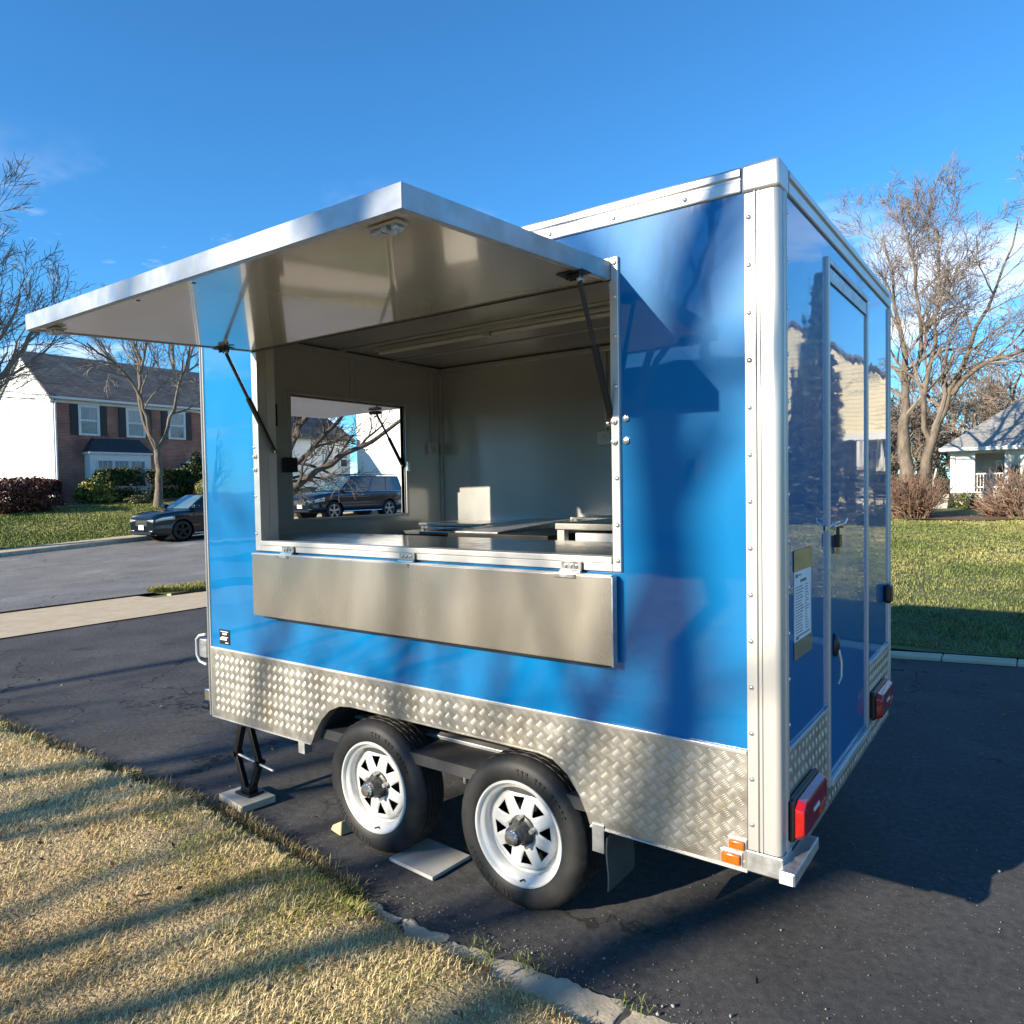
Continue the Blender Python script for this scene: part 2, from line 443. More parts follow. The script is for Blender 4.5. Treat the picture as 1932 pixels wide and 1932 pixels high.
def link(name, me, parent=None, smooth=None, bevel=0, seg=2, solid=0, sub=0):
    import bmesh
    bm = bmesh.new(); bm.from_mesh(me)
    bmesh.ops.recalc_face_normals(bm, faces=bm.faces)
    bm.to_mesh(me); bm.free()
    if smooth is not None:
        me.polygons.foreach_set('use_smooth', [True] * len(me.polygons))
        if smooth < 180:
            me.set_sharp_from_angle(angle=R(smooth))
    o = D.objects.new(name, me)
    COL.objects.link(o)
    if parent is not None:
        o.parent = parent
        o.matrix_parent_inverse = inv_world(parent)
    if solid:
        q = o.modifiers.new('thick', 'SOLIDIFY'); q.thickness = solid; q.offset = 0
    if bevel:
        q = o.modifiers.new('bevel', 'BEVEL'); q.width = bevel; q.segments = seg; q.limit_method = 'ANGLE'; q.angle_limit = R(40)
    if sub:
        q = o.modifiers.new('sub', 'SUBSURF'); q.levels = sub; q.render_levels = sub
    return o

def world_of(o):
    b = o.matrix_basis.copy()
    if o.parent is not None:
        b = world_of(o.parent) @ o.matrix_parent_inverse @ b
    return b
def inv_world(o):
    return world_of(o).inverted()

def bulk(name, v, f, mat, parent=None, cols=None, tri=None):
    """mesh from numpy arrays; f (N,k) faces of one size, tri optional (M,3) more faces"""
    me = D.meshes.new(name)
    v = np.asarray(v, np.float32)
    me.vertices.add(len(v)); me.vertices.foreach_set('co', v.ravel())
    parts = [np.asarray(f, np.int32)] + ([np.asarray(tri, np.int32)] if tri is not None else [])
    loops = np.concatenate([p.ravel() for p in parts])
    tot = np.concatenate([np.full(len(p), p.shape[1], np.int32) for p in parts])
    st = np.concatenate([[0], np.cumsum(tot)[:-1]]).astype(np.int32)
    me.loops.add(len(loops)); me.loops.foreach_set('vertex_index', loops)
    me.polygons.add(len(tot)); me.polygons.foreach_set('loop_start', st); me.polygons.foreach_set('loop_total', tot)
    me.update(calc_edges=True)
    if cols is not None:
        a = me.attributes.new('Col', 'FLOAT_COLOR', 'POINT')
        c4 = np.ones((len(v), 4), np.float32); c4[:, :3] = cols
        a.data.foreach_set('color', c4.ravel())
    me.materials.append(mat)
    o = D.objects.new(name, me)
    COL.objects.link(o)
    if parent is not None:
        o.parent = parent
        o.matrix_parent_inverse = inv_world(parent)
    return o

def thing(name, label, cat, loc=(0, 0, 0), rz=0, group=None):
    o = D.objects.new(name, None)
    COL.objects.link(o)
    o.empty_display_size = .2
    o.location = loc; o.rotation_euler = (0, 0, rz)
    return tag(o, label, cat, group)
def tag(o, label=None, cat=None, group=None, kind=None):
    if label: o['label'] = label
    if cat: o['category'] = cat
    if group: o['group'] = group
    if kind: o['kind'] = kind
    return o
def copy_at(o, loc, parent):
    c = o.copy(); COL.objects.link(c)
    c.parent = parent
    c.matrix_parent_inverse = inv_world(parent)
    c.location = loc
    return c

# ------------------------------------------------------------------ terrain
def sstep(a, b, x):
    t = np.clip((x - a) / (b - a), 0, 1)
    return t * t * (3 - 2 * t)
def H(x, y):
    x = np.asarray(x, float); y = np.asarray(y, float)
    s = sstep(-11.5, -21, x)
    h = .048 * (np.clip(y, 4, 34) - 9) * s
    h = h + np.clip((-26.4 - x) / 9.6, 0, 1) * 1.0
    r = sstep(-11, -7, x)
    h = h + .024 * np.clip(y - 6.2, 0, 40) * r
    return h
def h1(x, y):
    return float(H(x, y))

def vnoise(x, y, scale, seed):
    """smooth value noise in numpy, 0..1"""
    g = np.random.default_rng(seed).random((64, 64))
    u = x * scale + 1000; w = y * scale + 1000
    i = np.floor(u).astype(int); j = np.floor(w).astype(int)
    a = u - i; b = w - j
    a = a * a * (3 - 2 * a); b = b * b * (3 - 2 * b)
    G = lambda p, q: g[p % 64, q % 64]
    return (G(i, j) * (1 - a) + G(i + 1, j) * a) * (1 - b) + (G(i, j + 1) * (1 - a) + G(i + 1, j + 1) * a) * b

def sheet(name, xs, ys, zf, mat, warp=None, kind='structure'):
    X, Y = np.meshgrid(xs, ys, indexing='ij')
    if warp:
        X, Y = warp(X, Y)
    Z = zf(X, Y)
    nx, ny = X.shape
    v = np.stack([X, Y, Z], -1).reshape(-1, 3)
    i = np.arange((nx - 1) * (ny - 1)); a = i // (ny - 1) * ny + i % (ny - 1)
    f = np.stack([a, a + ny, a + ny + 1, a + 1], 1)
    o = bulk(name, v, f, mat)
    o.data.polygons.foreach_set('use_smooth', [True] * len(o.data.polygons))
    if kind: o['kind'] = kind
    return o

far = np.array([-2500, -900, -300, -120])
gx = np.concatenate([far, np.arange(-70, 50, 1.0), [60, 120, 300, 900, 2500]])
gy = np.concatenate([far, np.arange(-50, 90, 1.0), [110, 160, 300, 900, 2500]])
sheet('ground', gx, gy, lambda x, y: H(x, y) - .08, M['land'])

# lawn edge along the driveway
ex = np.array([-9.5, -5.7, -3.8, -2.9, -2.3, -1.76, -1.6, -1.22, -.95, -.5, 6, 20])
ey = np.array([-.24, -.21, -.17, -.15, -.20, -.28, -.325, -.345, -.345, -.355, -.34, -.33])
def edge_y(x):
    return np.interp(x, ex, ey)

sheet('driveway', np.arange(-9.6, 24.1, .3), np.concatenate([np.arange(-.7, 5.9, .3), [5.9]]),
      lambda x, y: 0 * x + .004 * (vnoise(x, y, 1.1, 3) - .5), M['drive'],
      warp=lambda x, y: (x, np.where(y > 5.85, np.interp(x, [-9, -.5, 0, .6, 4, 24], [5.6, 5.62, 5.76, 5.9, 6.3, 7]), y)))
sheet('street', np.arange(-25.2, -11.7, .5), np.arange(-60, 70, .8), lambda x, y: H(x, y) + .0 - .02, M['road'])
sheet('sidewalk', np.arange(-11.25, -9.5, .15), np.arange(-40, 60, .5), lambda x, y: H(x, y) + .012 + .003 * vnoise(x, y, 2, 5), M['walk'])
sheet('driveway_apron', np.linspace(-11.86, -11.24, 5), np.arange(-2, 4.15, .25), lambda x, y: H(x, y) + .008 + .05 * (x + 11.24) * .3, M['walk'])
sheet('far_sidewalk', np.arange(-26.5, -25.35, .2), np.arange(-40, 60, 1.0), lambda x, y: H(x, y) + .11, M['walk'])

def strip_solid(name, x0, x1, ys, top, depth, mat, zf=H):
    """a kerb: a long solid following the ground"""
    b = MB()
    prof = [(x0, -depth), (x0, top - .015), (x0 + .015, top), (x1 - .015, top), (x1, top - .015), (x1, -depth)]
    n = len(prof)
    for y in ys:
        xc = .5 * (x0 + x1)
        z = float(zf(xc, y))
        b.v += [(p[0], y, z + p[1]) for p in prof]
    for i in range(len(ys) - 1):
        for k in range(n):
            k2 = (k + 1) % n
            b.f.append((i * n + k, i * n + k2, (i + 1) * n + k2, (i + 1) * n + k))
    b.f.append(tuple(range(n))); b.f.append(tuple((len(ys) - 1) * n + k for k in reversed(range(n))))
    o = b.build(name, mat)
    o['kind'] = 'structure'
    return o
strip_solid('far_kerb', -25.36, -25.2, np.arange(-40, 60, 1.5), .12, .3, M['concrete'])
strip_solid('near_kerb', -12.0, -11.86, np.arange(4.6, 60, 1.5), .006, .3, M['concrete'])
strip_solid('near_kerb', -12.0, -11.86, np.arange(-40, -1.9, 1.5), .1, .3, M['concrete'])

# lawns (soil sheets; the blades come further down)
sheet('near_lawn', np.arange(-9.4, 14, .12), np.linspace(0, 1, 60),
      lambda x, y: .022 + .035 * vnoise(x, y, 1.6, 8) + .018 * vnoise(x, y, 6, 9) - .05 * sstep(.12, 0, edge_y(x) - y), M['soil'],
      warp=lambda x, t: (x, edge_y(x) + .02 * (vnoise(x, x * 0, 7, 2) - .5) - (t ** 1.8) * 14))
sheet('right_lawn', np.arange(-9.3, 26, .5), np.linspace(0, 1, 90),
      lambda x, y: H(x, y) + .02 + .03 * vnoise(x, y, .6, 4), M['turf'],
      warp=lambda x, t: (x, np.interp(x, [-9, -.5, 0, .6, 4, 24], [5.9, 5.92, 6.0, 6.1, 6.5, 7.2]) + .05 * vnoise(x, 0 * x, 3, 6) + t * 40))
sheet('front_lawn', np.arange(-46, -26.4, .5), np.arange(-30, 40, .7), lambda x, y: H(x, y) + .03 + .03 * vnoise(x, y, .5, 4), M['turf'])
sheet('verge', np.linspace(-11.84, -11.27, 5), np.arange(4.15, 40, .4), lambda x, y: H(x, y) + .05, M['turf'])
strip = MB()
px = [-6.5, -3, -.6, -.1, .5, 1.4, 3, 8]
pyy = [5.55, 5.55, 5.6, 5.72, 5.84, 5.95, 6.1, 6.5]
for i in range(len(px) - 1):
    a, b = (px[i] + .004, pyy[i]), (px[i + 1] - .004, pyy[i + 1])
    strip.hexa([(a[0], a[1], -.1), (b[0], b[1], -.1), (b[0], b[1] + .2, -.1), (a[0], a[1] + .2, -.1),
                (a[0], a[1], .03), (b[0], b[1], .03), (b[0], b[1] + .2, .035), (a[0], a[1] + .2, .035)])
strip.build('driveway_rim', M['walk'], bevel=.01)['kind'] = 'structure'

# concrete edging between the dry lawn and the driveway: broken slabs
ed = thing('concrete_edging', 'broken strip of pale concrete edging between dry grass and driveway', 'edging', (-1.0, -.32, 0))
segs = [(-1.64, -1.42), (-1.405, -1.175), (-1.16, -.985), (-.975, -.44), (-.425, .12), (.135, .9), (.915, 1.9), (1.915, 3.2)]
for k, (a, b) in enumerate(segs):
    mb = MB()
    N = max(8, int((b - a) / .02))
    rr = random.Random(k + 3)
    top = .004 + .004 * rr.random()
    K = 9
    for i in range(N + 1):
        x = a + (b - a) * i / N
        jo = .010 * math.sin(x * 31 + k) + rr.uniform(-.008, .008)
        ji = .014 * math.sin(x * 23 + 2 * k) + rr.uniform(-.010, .010)
        yo = np.interp(x, [-1.8, -1.06, -.81, -.31, 4], [-.29, -.285, -.255, -.225, -.20]) + jo
        w = np.interp(x, [-1.8, -1.4, -1.1, -.9, -.5, 4], [.05, .075, .095, .12, .15, .16])
        yi = yo - w + ji
        for q in range(K):
            f_ = q / (K - 1)
            e = -.06 if q in (0, K - 1) else (-.005 * rr.random() if q in (1, K - 2) else 0)
            if i in (0, N): e -= .006
            z = top + e + .004 * math.sin(x * 9 + q) * .5 + rr.uniform(-.0028, .0028)
            xx = x + (rr.uniform(-.006, .006) if i in (0, N) else 0)
            fy = min(1, max(0, (q - 1) / (K - 3)))
            mb.v.append((xx, yo + (yi - yo) * fy + (.002 if q == 0 else -.002 if q == K - 1 else 0), z))
    for i in range(N):
        for q in range(K - 1):
            mb.f.append((i * K + q, i * K + q + 1, (i + 1) * K + q + 1, (i + 1) * K + q))
    mb.f.append(tuple(range(K))); mb.f.append(tuple(N * K + q for q in reversed(range(K))))
    mb.build('slab', M['concrete'], ed, smooth=28)

# ================================================================== the food trailer
TL, TW, ZB, ZT, ZS = 3.232, 2.076, .462, 2.760, .854
T = thing('food_trailer', 'bright blue food trailer with raised serving hatch on the driveway', 'trailer', (-1.5, 1.0, 0))

# --- side panel (serving side, y = 0) with its opening
OX0, OX1, OZ0, OZ1 = -2.70, -.57, 1.455, 2.53
mb = MB()
P0, P1 = -TL + .03, -.06
mb.box(P0, 0, ZS - .02, OX0, .028, ZT - .04)
mb.box(OX1, 0, ZS - .02, P1, .028, ZT - .04)
mb.box(OX0, 0, ZS - .02, OX1, .028, OZ0)
mb.box(OX0, 0, OZ1, OX1, .028, ZT - .04)
mb.build('side_panel', M['blue'], T)
# far side, front, roof, floor
MB().box(P0, TW - .03, ZB, P1, TW, ZT - .03).build('far_panel', M['blue'], T)
mb = MB()                       # front panel with the small hatch opening
FX = -TL
FY0, FY1, FZ0, FZ1 = .585, 1.615, 1.565, 2.36
mb.box(FX, .02, ZB, FX + .03, FY0, ZT - .03)
mb.box(FX, FY1, ZB, FX + .03, TW - .02, ZT - .03)
mb.box(FX, FY0, ZB, FX + .03, FY1, FZ0)
mb.box(FX, FY0, FZ1, FX + .03, FY1, ZT - .03)
mb.build('front_panel', M['blue'], T)
MB().box(-TL + .02, .02, ZT - .03, -.02, TW - .02, ZT - .004).build('roof', M['white_paint'], T, bevel=.006)
MB().box(-TL + .04, .04, ZB + .02, -.04, TW - .04, ZB + .07).build('floor_pan', M['under'], T)

# --- corner posts: ribbed extrusions
def post(cx, cy, sx, sy, wx, wy, z0, z1, name, mat):
    """L extrusion round the vertical corner (cx, cy); sx, sy point into the body"""
    r = .014
    pts = []
    o = .006
    # side flange with two ribs
    u = [wx, wx - .002, wx * .70, wx * .68, wx * .64, wx * .62, wx * .56, wx * .54, wx * .50, wx * .48, r]
    d = [0, o, o, o + .007, o + .007, o - .002, o - .002, o + .006, o + .006, o, o]
    for a, b in zip(u, d):
        pts.append((cx + sx * a, cy - sy * b))
    for k in range(1, 8):
        t = math.pi / 2 * k / 8
        pts.append((cx + sx * (r - (r + o) * math.sin(t)), cy + sy * (r - (r + o) * math.cos(t))))
    for a, b in reversed(list(zip([wy, wy - .002, wy * .70, wy * .68, wy * .64, wy * .62, wy * .56, wy * .54, wy * .50, wy * .48, r], d))):
        pts.append((cx - sx * b, cy + sy * a))
    inner = [(cx + sx * .004, cy + sy * wy), (cx + sx * .004, cy + sy * .02), (cx + sx * .02, cy + sy * .004), (cx + sx * wx, cy + sy * .004)]
    m_ = MB().prism(pts + inner, z0, z1, 'xy')
    return m_.build(name, mat, T, smooth=30)
post_r = post(0, 0, -1, 1, .104, .092, .535, 2.672, 'corner_post', M['alu'])
post(-TL, 0, 1, 1, .042, .05, ZB, 2.672, 'corner_post', M['alu'])
post(0, TW, -1, -1, .05, .035, .54, 2.672, 'corner_post', M['alu'])
post(-TL, TW, 1, -1, .05, .05, ZB, 2.672, 'corner_post', M['alu'])
tag(post_r, 'wide ribbed aluminium corner post with dome rivets')
# feet and top caps
MB().box(-.108, -.011, ZB, .0115, .098, .533).build('post_foot', M['galv'], T, bevel=.004)
def corner_cap(x0, y0, x1, y1):
    return MB().box(x0, y0, 2.674, x1, y1, ZT + .004).build('corner_cap', M['alu_h'], T, bevel=.011, seg=3, smooth=40)
corner_cap(-.112, -.010, .010, .10)
corner_cap(-TL - .01, -.010, -TL + .06, .07)
corner_cap(-.07, TW - .06, .010, TW + .01)
# top rails
rail = [(-.006, 2.680), (-.009, 2.684), (-.009, 2.716), (-.004, 2.720), (-.004, 2.726), (-.012, 2.732), (-.012, 2.752), (-.004, 2.760), (.06, 2.760), (.06, 2.752), (.0, 2.744), (.0, 2.680)]
MB().prism(rail, -TL + .062, -.114, 'yz').build('top_rail', M['alu_h'], T, smooth=30)
rail2 = [(-p[0], p[1]) for p in rail]
MB().prism(rail2, .102, TW - .062, 'xz').build('rear_top_rail', M['alu_h'], T, smooth=30)
MB().prism([(p[0], p[1]) for p in rail2], 0, .001, 'xz') if False else None
MB().prism([(TW - p[0], p[1]) for p in rail], -TL + .062, -.07, 'yz').build('top_rail', M['alu_h'], T, smooth=30)
# rivets, one mesh shared
rv = MB().lathe([(.0085, 0), (.0082, -.002), (.006, -.0045), (.003, -.0058), (.0004, -.006)], 10, (0, 0, 0), 'y').build('rivet', M['chrome'], post_r, smooth=60)
rv.matrix_parent_inverse = inv_world(post_r)
first = True
for i in range(14):
    z = .62 + i * .152
    for (loc, rot) in (((-.088, -.0062, z), 0), ((.0062, .081, z + .02), R(90))):
        if first:
            o = rv; first = False; o.location = loc
        else:
            o = copy_at(rv, loc, post_r)
        o.rotation_euler = (0, 0, rot)
rail_o = [o for o in D.objects if o.name == 'top_rail'][0]
for i in range(11):
    copy_at(rv, (-.30 - i * .27, -.0092, 2.700), rail_o)

# --- tread plate skirt
arch = [(-2.32, ZB), (-2.285, .530), (-2.235, .600), (-2.175, .655), (-2.10, .688), (-2.02, .697), (-.93, .690), (-.865, .678),
        (-.80, .635), (-.75, .570), (-.715, .500), (-.702, ZB)]
SK0, SK1 = -TL + .042, -.104
skirt_poly = [(SK0, ZB)] + arch + [(SK1, ZB), (SK1, ZS), (SK0, ZS)]
sk = MB().prism(skirt_poly, -.006, .0, 'xz').build('tread_plate_skirt', M['plate'], T)
MB().box(SK0, -.011, ZS - .004, SK1, -.0005, ZS + .009).build('skirt_trim', M['alu_h'], T, bevel=.002)
MB().box(SK0, -.012, ZB - .006, -2.322, .03, ZB - .001).build('skirt_lip', M['alu_h'], T)
MB().box(-.700, -.012, ZB - .006, SK1, .03, ZB - .001).build('skirt_lip', M['alu_h'], T)
# arch lip and wheel well
lip = MB()
for i in range(len(arch) - 1):
    a, b = arch[i], arch[i + 1]
    lip.hexa([(a[0], -.008, a[1]), (b[0], -.008, b[1]), (b[0], .05, b[1]), (a[0], .05, a[1]),
              (a[0], -.008, a[1] + .005), (b[0], -.008, b[1] + .005), (b[0], .05, b[1] + .005), (a[0], .05, a[1] + .005)])
lip.build('arch_lip', M['plate'], T)
ww = MB()
for i in range(len(arch) - 1):
    a, b = arch[i], arch[i + 1]
    ww.quad((a[0], .05, a[1] + .002), (b[0], .05, b[1] + .002), (b[0], .36, b[1] + .002), (a[0], .36, a[1] + .002))
ww.quad(*[(p[0], .36, p[1]) for p in arch])
ww.build('wheel_well', M['under'], T)

def in_poly(x, z, poly):
    c = False
    n = len(poly)
    for i in range(n):
        x1, z1 = poly[i]; x2, z2 = poly[(i + 1) % n]
        if (z1 > z) != (z2 > z) and x < (x2 - x1) * (z - z1) / (z2 - z1) + x1:
            c = not c
    return c
def tread(poly, to3d, nrm, B=.034, nb=5, name='tread_bars', parent=None):
    """five-bar chequer pattern: basket of short raised bars at 45 degrees, joined"""
    xs = [p[0] for p in poly]; zs = [p[1] for p in poly]
    x0, x1, z0, z1 = min(xs), max(xs), min(zs), max(zs)
    v = []; q = []
    c = math.cos(math.pi / 4)
    n = int((x1 - x0 + z1 - z0) / B) + 4
    ux, uz = c, c
    for i in range(-n, n):
        for j in range(-n, n):
            cx = x0 + (i * ux - j * uz) * B; cz = z0 + (i * uz + j * ux) * B
            if not (x0 < cx < x1 and z0 < cz < z1):
                continue
            if (i + j) % 2: dx_, dz_ = ux, uz
            else: dx_, dz_ = -uz, ux
            ex_, ez_ = -dz_, dx_
            for k in range(nb):
                t = (k - (nb - 1) / 2) * B * .19
                mx_, mz_ = cx + ex_ * t, cz + ez_ * t
                hl = B * .42; hw = B * .062
                ends = [(mx_ + dx_ * s * hl, mz_ + dz_ * s * hl) for s in (-1, 1)]
                if not all(in_poly(a, b, poly) for a, b in ends):
                    continue
                o = len(v)
                for (s, w, h) in ((-1, 0, 0), (-.55, 1, 0), (.55, 1, 0), (1, 0, 0), (.55, -1, 0), (-.55, -1, 0), (-.6, 0, 1), (.6, 0, 1)):
                    p = to3d(mx_ + dx_ * s * hl + ex_ * w * hw, mz_ + dz_ * s * hl + ez_ * w * hw)
                    hh = .0014 * h - .0003
                    v.append((p[0] + nrm[0] * hh, p[1] + nrm[1] * hh, p[2] + nrm[2] * hh))
                q += [(o, o + 1, o + 6), (o + 1, o + 2, o + 7), (o + 1, o + 7, o + 6), (o + 2, o + 3, o + 7), (o + 3, o + 4, o + 7),
                      (o + 4, o + 5, o + 6), (o + 4, o + 6, o + 7), (o + 5, o, o + 6)]
    # consistent winding: flip faces that look inwards
    v = np.array(v); q = np.array(q)
    nn = np.cross(v[q[:, 1]] - v[q[:, 0]], v[q[:, 2]] - v[q[:, 0]])
    bad = nn @ np.array(nrm) < 0
    q[bad] = q[bad][:, ::-1]
    o = bulk(name, v, q, M['plate'], parent)
    o['kind'] = 'stuff'
    return o
sp_in = [(SK0 + .006, ZB + .006)] + [(a[0], a[1] + .006) for a in arch] + [(SK1 - .004, ZB + .006), (SK1 - .004, ZS - .006), (SK0 + .006, ZS - .006)]
tread(sp_in, lambda a, b: (a, -.006, b), (0, -1, 0), parent=sk)

# --- rear wall (x = 0)
DY0, DY1, DZ0, DZ1 = .662, 1.405, .575, 2.582
mb = MB()
mb.box(-.028, .09, ZS - .01, 0, DY0 - .028, ZT - .05)
mb.box(-.028, DY1 + .028, ZS - .01, 0, TW - .03, ZT - .05)
mb.box(-.028, DY0 - .028, DZ1 + .028, 0, DY1 + .028, ZT - .05)
mb.build('rear_panel', M['blue'], T)
for a, b in ((.09, DY0 - .028), (DY1 + .028, TW - .03)):
    r_ = MB().box(-.028, a, ZB, .004, b, ZS).build('rear_tread_plate', M['plate'], T)
    tread([(a + .005, ZB + .005), (b - .005, ZB + .005), (b - .005, ZS - .012), (a + .005, ZS - .012)], lambda p, q: (.004, p, q), (1, 0, 0), parent=r_)
    MB().box(.0, a, ZS - .004, .010, b, ZS + .010).build('rear_skirt_trim', M['alu_h'], T, bevel=.002)
r_ = MB().box(-.028, DY0 - .028, ZB, .004, DY1 + .028, DZ0 - .035).build('rear_tread_plate', M['plate'], T)
tread([(DY0 - .02, ZB + .005), (DY1 + .02, ZB + .005), (DY1 + .02, DZ0 - .04), (DY0 - .02, DZ0 - .04)], lambda p, q: (.004, p, q), (1, 0, 0), parent=r_)
fr = MB()
fr.box(-.02, DY0 - .028, DZ0 - .033, .012, DY0 - .002, DZ1 + .028)
fr.box(-.02, DY1 + .002, DZ0 - .033, .012, DY1 + .028, DZ1 + .028)
fr.build('door_frame', M['alu'], T, bevel=.003)
MB().box(-.02, DY0 - .0015, DZ1 + .002, .014, DY1 + .0015, DZ1 + .027).build('door_header', M['galv'], T, bevel=.003)
MB().box(-.02, DY0 - .0015, DZ0 - .034, .020, DY1 + .0015, DZ0 - .004).build('door_sill', M['alu_h'], T, bevel=.004)
door = MB().box(-.026, DY0, DZ0, .003, DY1, DZ1).build('door', M['blue'], T)
tag(door, 'tall blue rear door reflecting trees and a pale house')
MB().box(.0032, DY0 + .012, DZ1 - .062, .010, DY1 - .012, DZ1 - .008).build('drip_vent', M['galv'], door, bevel=.002)
# handle: black oval with a hanging lever
hd = MB().lathe([(.001, .0), (.024, .0), (.026, .006), (.020, .016), (.008, .022), (.001, .023)], 16, (0, 0, 0), 'x')
hd.v = [(p[0] + .003, DY0 + .085 + p[1] * .95, 1.088 + p[2] * 1.9) for p in hd.v]
hdo = hd.build('door_handle', M['black_pl'], door, smooth=50)
MB().tube([(.020, DY0 + .085, 1.07), (.030, DY0 + .088, 1.02), (.030, DY0 + .085, .96), (.022, DY0 + .07, .935)], [.006, .006, .005, .004], 8).build('handle_lever', M['galv'], door, smooth=60)
# hasp, padlock and tag
mb = MB().box(.003, DY0 - .06, 1.556, .010, DY0 + .16, 1.574)
mb.box(.003, DY0 + .10, 1.548, .012, DY0 + .17, 1.582)
mb.tube([(.012, DY0 + .05, 1.566), (.05, DY0 + .06, 1.580), (.055, DY0 + .07, 1.600)], .006, 8)
mb.tube([(.012, DY0 + .135, 1.566), (.03, DY0 + .135, 1.566)], .010, 8)
mb.build('hasp', M['chrome'], door, bevel=.001)
mb = MB().box(.012, DY0 + .045, 1.485, .034, DY0 + .085, 1.535)
mb.tube([(.023, DY0 + .052, 1.533), (.023, DY0 + .052, 1.556), (.023, DY0 + .065, 1.566), (.023, DY0 + .078, 1.556), (.023, DY0 + .078, 1.533)], .004, 8)
mb.build('padlock', M['black_pl'], door, bevel=.003)
MB().box(.010, DY0 + .098, 1.452, .016, DY0 + .132, 1.528).build('hanging_tag', M['tag'], door, bevel=.004)
# latch box at the far edge
mb = MB().box(-.002, 1.905, 1.095, .038, 1.985, 1.195)
mb.build('side_latch', M['black_pl'], T, bevel=.016, seg=3)
# taped notice
nt = MB().box(.0005, .172, 1.178, .0022, .392, 1.462).build('notice_sheet', M['paper'], T)
tag(nt, 'white printed sheet taped to the blue rear panel')
for a, b in ((1.440, 1.512), (1.138, 1.200)):
    MB().box(.0023, .166, a, .0032, .404, b).build('tape_strip', M['tape'], nt)
mb = MB()
def ln(y0, y1, z, h):
    mb.box(.0023, y0, z, .0028, y1, z + h)
ln(.185, .215, 1.418, .012); ln(.222, .258, 1.422, .005); ln(.245, .325, 1.398, .010)
for k in range(17):
    z = 1.383 - k * .0098
    ln(.190, .190 + .06 + .05 * rnd.random(), z, .0028)
    ln(.318, .318 + .03 * rnd.random() + .015, z, .0028)
for k in range(3):
    ln(.188, .378, 1.216 - k * .0022, .0012)
ln(.186, .225, 1.205, .006)
for xx in (.186, .262, .312, .378):
    mb.box(.0023, xx, 1.222, .0026, xx + .0012, 1.39)
mb.build('printed_lines', M['ink'], nt)
# tail lamps
def tail(y0, y1, z0, z1, flip):
    b = MB().box(.004, y0, z0, .030, y1, z1).build('tail_lamp', M['black_pl'], T, bevel=.014, seg=3)
    yy = sorted([y0 + .004, y1 - .004])
    l_ = MB()
    a, c = yy
    d = (c - a) * .14
    poly = [(a, z0 + .02), (a + .015, z0 + .006), (c - d, z0 + .006), (c, z0 + .03), (c, z1 - .02), (c - .012, z1 - .006), (a + d * .6, z1 - .006), (a, z1 - .03)]
    v0 = [(.0305, p[0], p[1]) for p in poly]
    cy, cz = (a + c) / 2, (z0 + z1) / 2
    v1 = [(.058, cy + (p[0] - cy) * .93, cz + (p[1] - cz) * .80) for p in poly]
    n = len(poly)
    l_.add(v0 + v1, [tuple(range(n)), tuple(range(n, 2 * n))] + [(i, (i + 1) % n, (i + 1) % n + n, i + n) for i in range(n)])
    lo = l_.build('red_lens', M['red_lens'], b, bevel=.004)
    MB().box(.0585, a + (c - a) * .62, z0 + .028, .0605, a + (c - a) * .90, z0 + .060).build('indicator_lens', M['amber_lens'], b, bevel=.002)
    MB().box(.0585, a + (c - a) * .40, z0 + .066, .0600, a + (c - a) * .62, z0 + .080).build('reflector_strip', M['white_pl'], b)
tail(.055, .395, .560, .705, False)
tail(1.500, 1.850, .575, .715, True)
# bumper rail end and underframe
mb = MB().box(.008, -.045, .470, .058, .26, .512)
mb.build('bumper_bar', M['galv'], T, bevel=.004)
MB().box(.010, -.052, .474, .054, -.0455, .508).build('bumper_cap', M['white_pl'], T, bevel=.003)
# amber markers
for (x, z, w, h) in ((-.137, .545, .052, .030), (-.157, .494, .064, .036)):
    b = MB().box(x - w / 2 - .005, -.0125, z - h / 2 - .005, x + w / 2 + .005, -.0065, z + h / 2 + .005).build('marker_base', M['alu_h'], T, bevel=.002)
    MB().box(x - w / 2, -.026, z - h / 2, x + w / 2, -.0128, z + h / 2).build('amber_lens', M['amber_lens'], b, bevel=.010, seg=3, smooth=50)
# data plate
dp = MB().box(-3.108, -.0035, .885, -3.012, -.0005, .968).build('data_plate', M['black_pl'], T)
mb = MB()
for k, (a, b, h) in enumerate(((.012, .085, .004), (.03, .070, .010), (.02, .082, .004), (.006, .070, .012), (.055, .085, .004))):
    mb.box(-3.108 + a, -.0045, .955 - k * .0155, -3.108 + b, -.0036, .955 - k * .0155 + h)
mb.build('plate_lettering', M['paper'], dp)

# --- serving hatch frame
fx0, fx1, fz0, fz1 = -2.730, -.554, 1.430, 2.564
mb = MB()
mb.box(fx0, -.014, fz0, fx0 + .048, .045, fz1)
mb.box(fx1 - .034, -.014, fz0, fx1, .045, fz1)
mb.box(fx0 + .0485, -.014, fz0, fx1 - .0345, .045, fz0 + .030)
mb.box(fx0 + .0485, -.022, fz0 + .0305, fx1 - .0345, .045, fz0 + .054)
mb.box(fx0 + .0485, -.014, fz1 - .05, fx1 - .0345, .045, fz1)
wf = mb.build('hatch_frame', M['alu_h'], T, bevel=.003)
# inner reveal
for a, b in ((fx0 + .004, fx0 + .046), (fx1 - .032, fx1 - .006)):
    MB().box(a, .046, fz0 + .01, b, .10, fz1 - .01).build('hatch_reveal', M['inner_trim'], T)
for z in (1.47, 1.60, 1.77, 2.10, 2.28, 2.42, 2.54):
    copy_at(rv, (fx1 - .012, -.0142, z), wf)
for z in (1.52, 1.72, 1.98):
    copy_at(rv, (fx0 + .012, -.0142, z), wf)
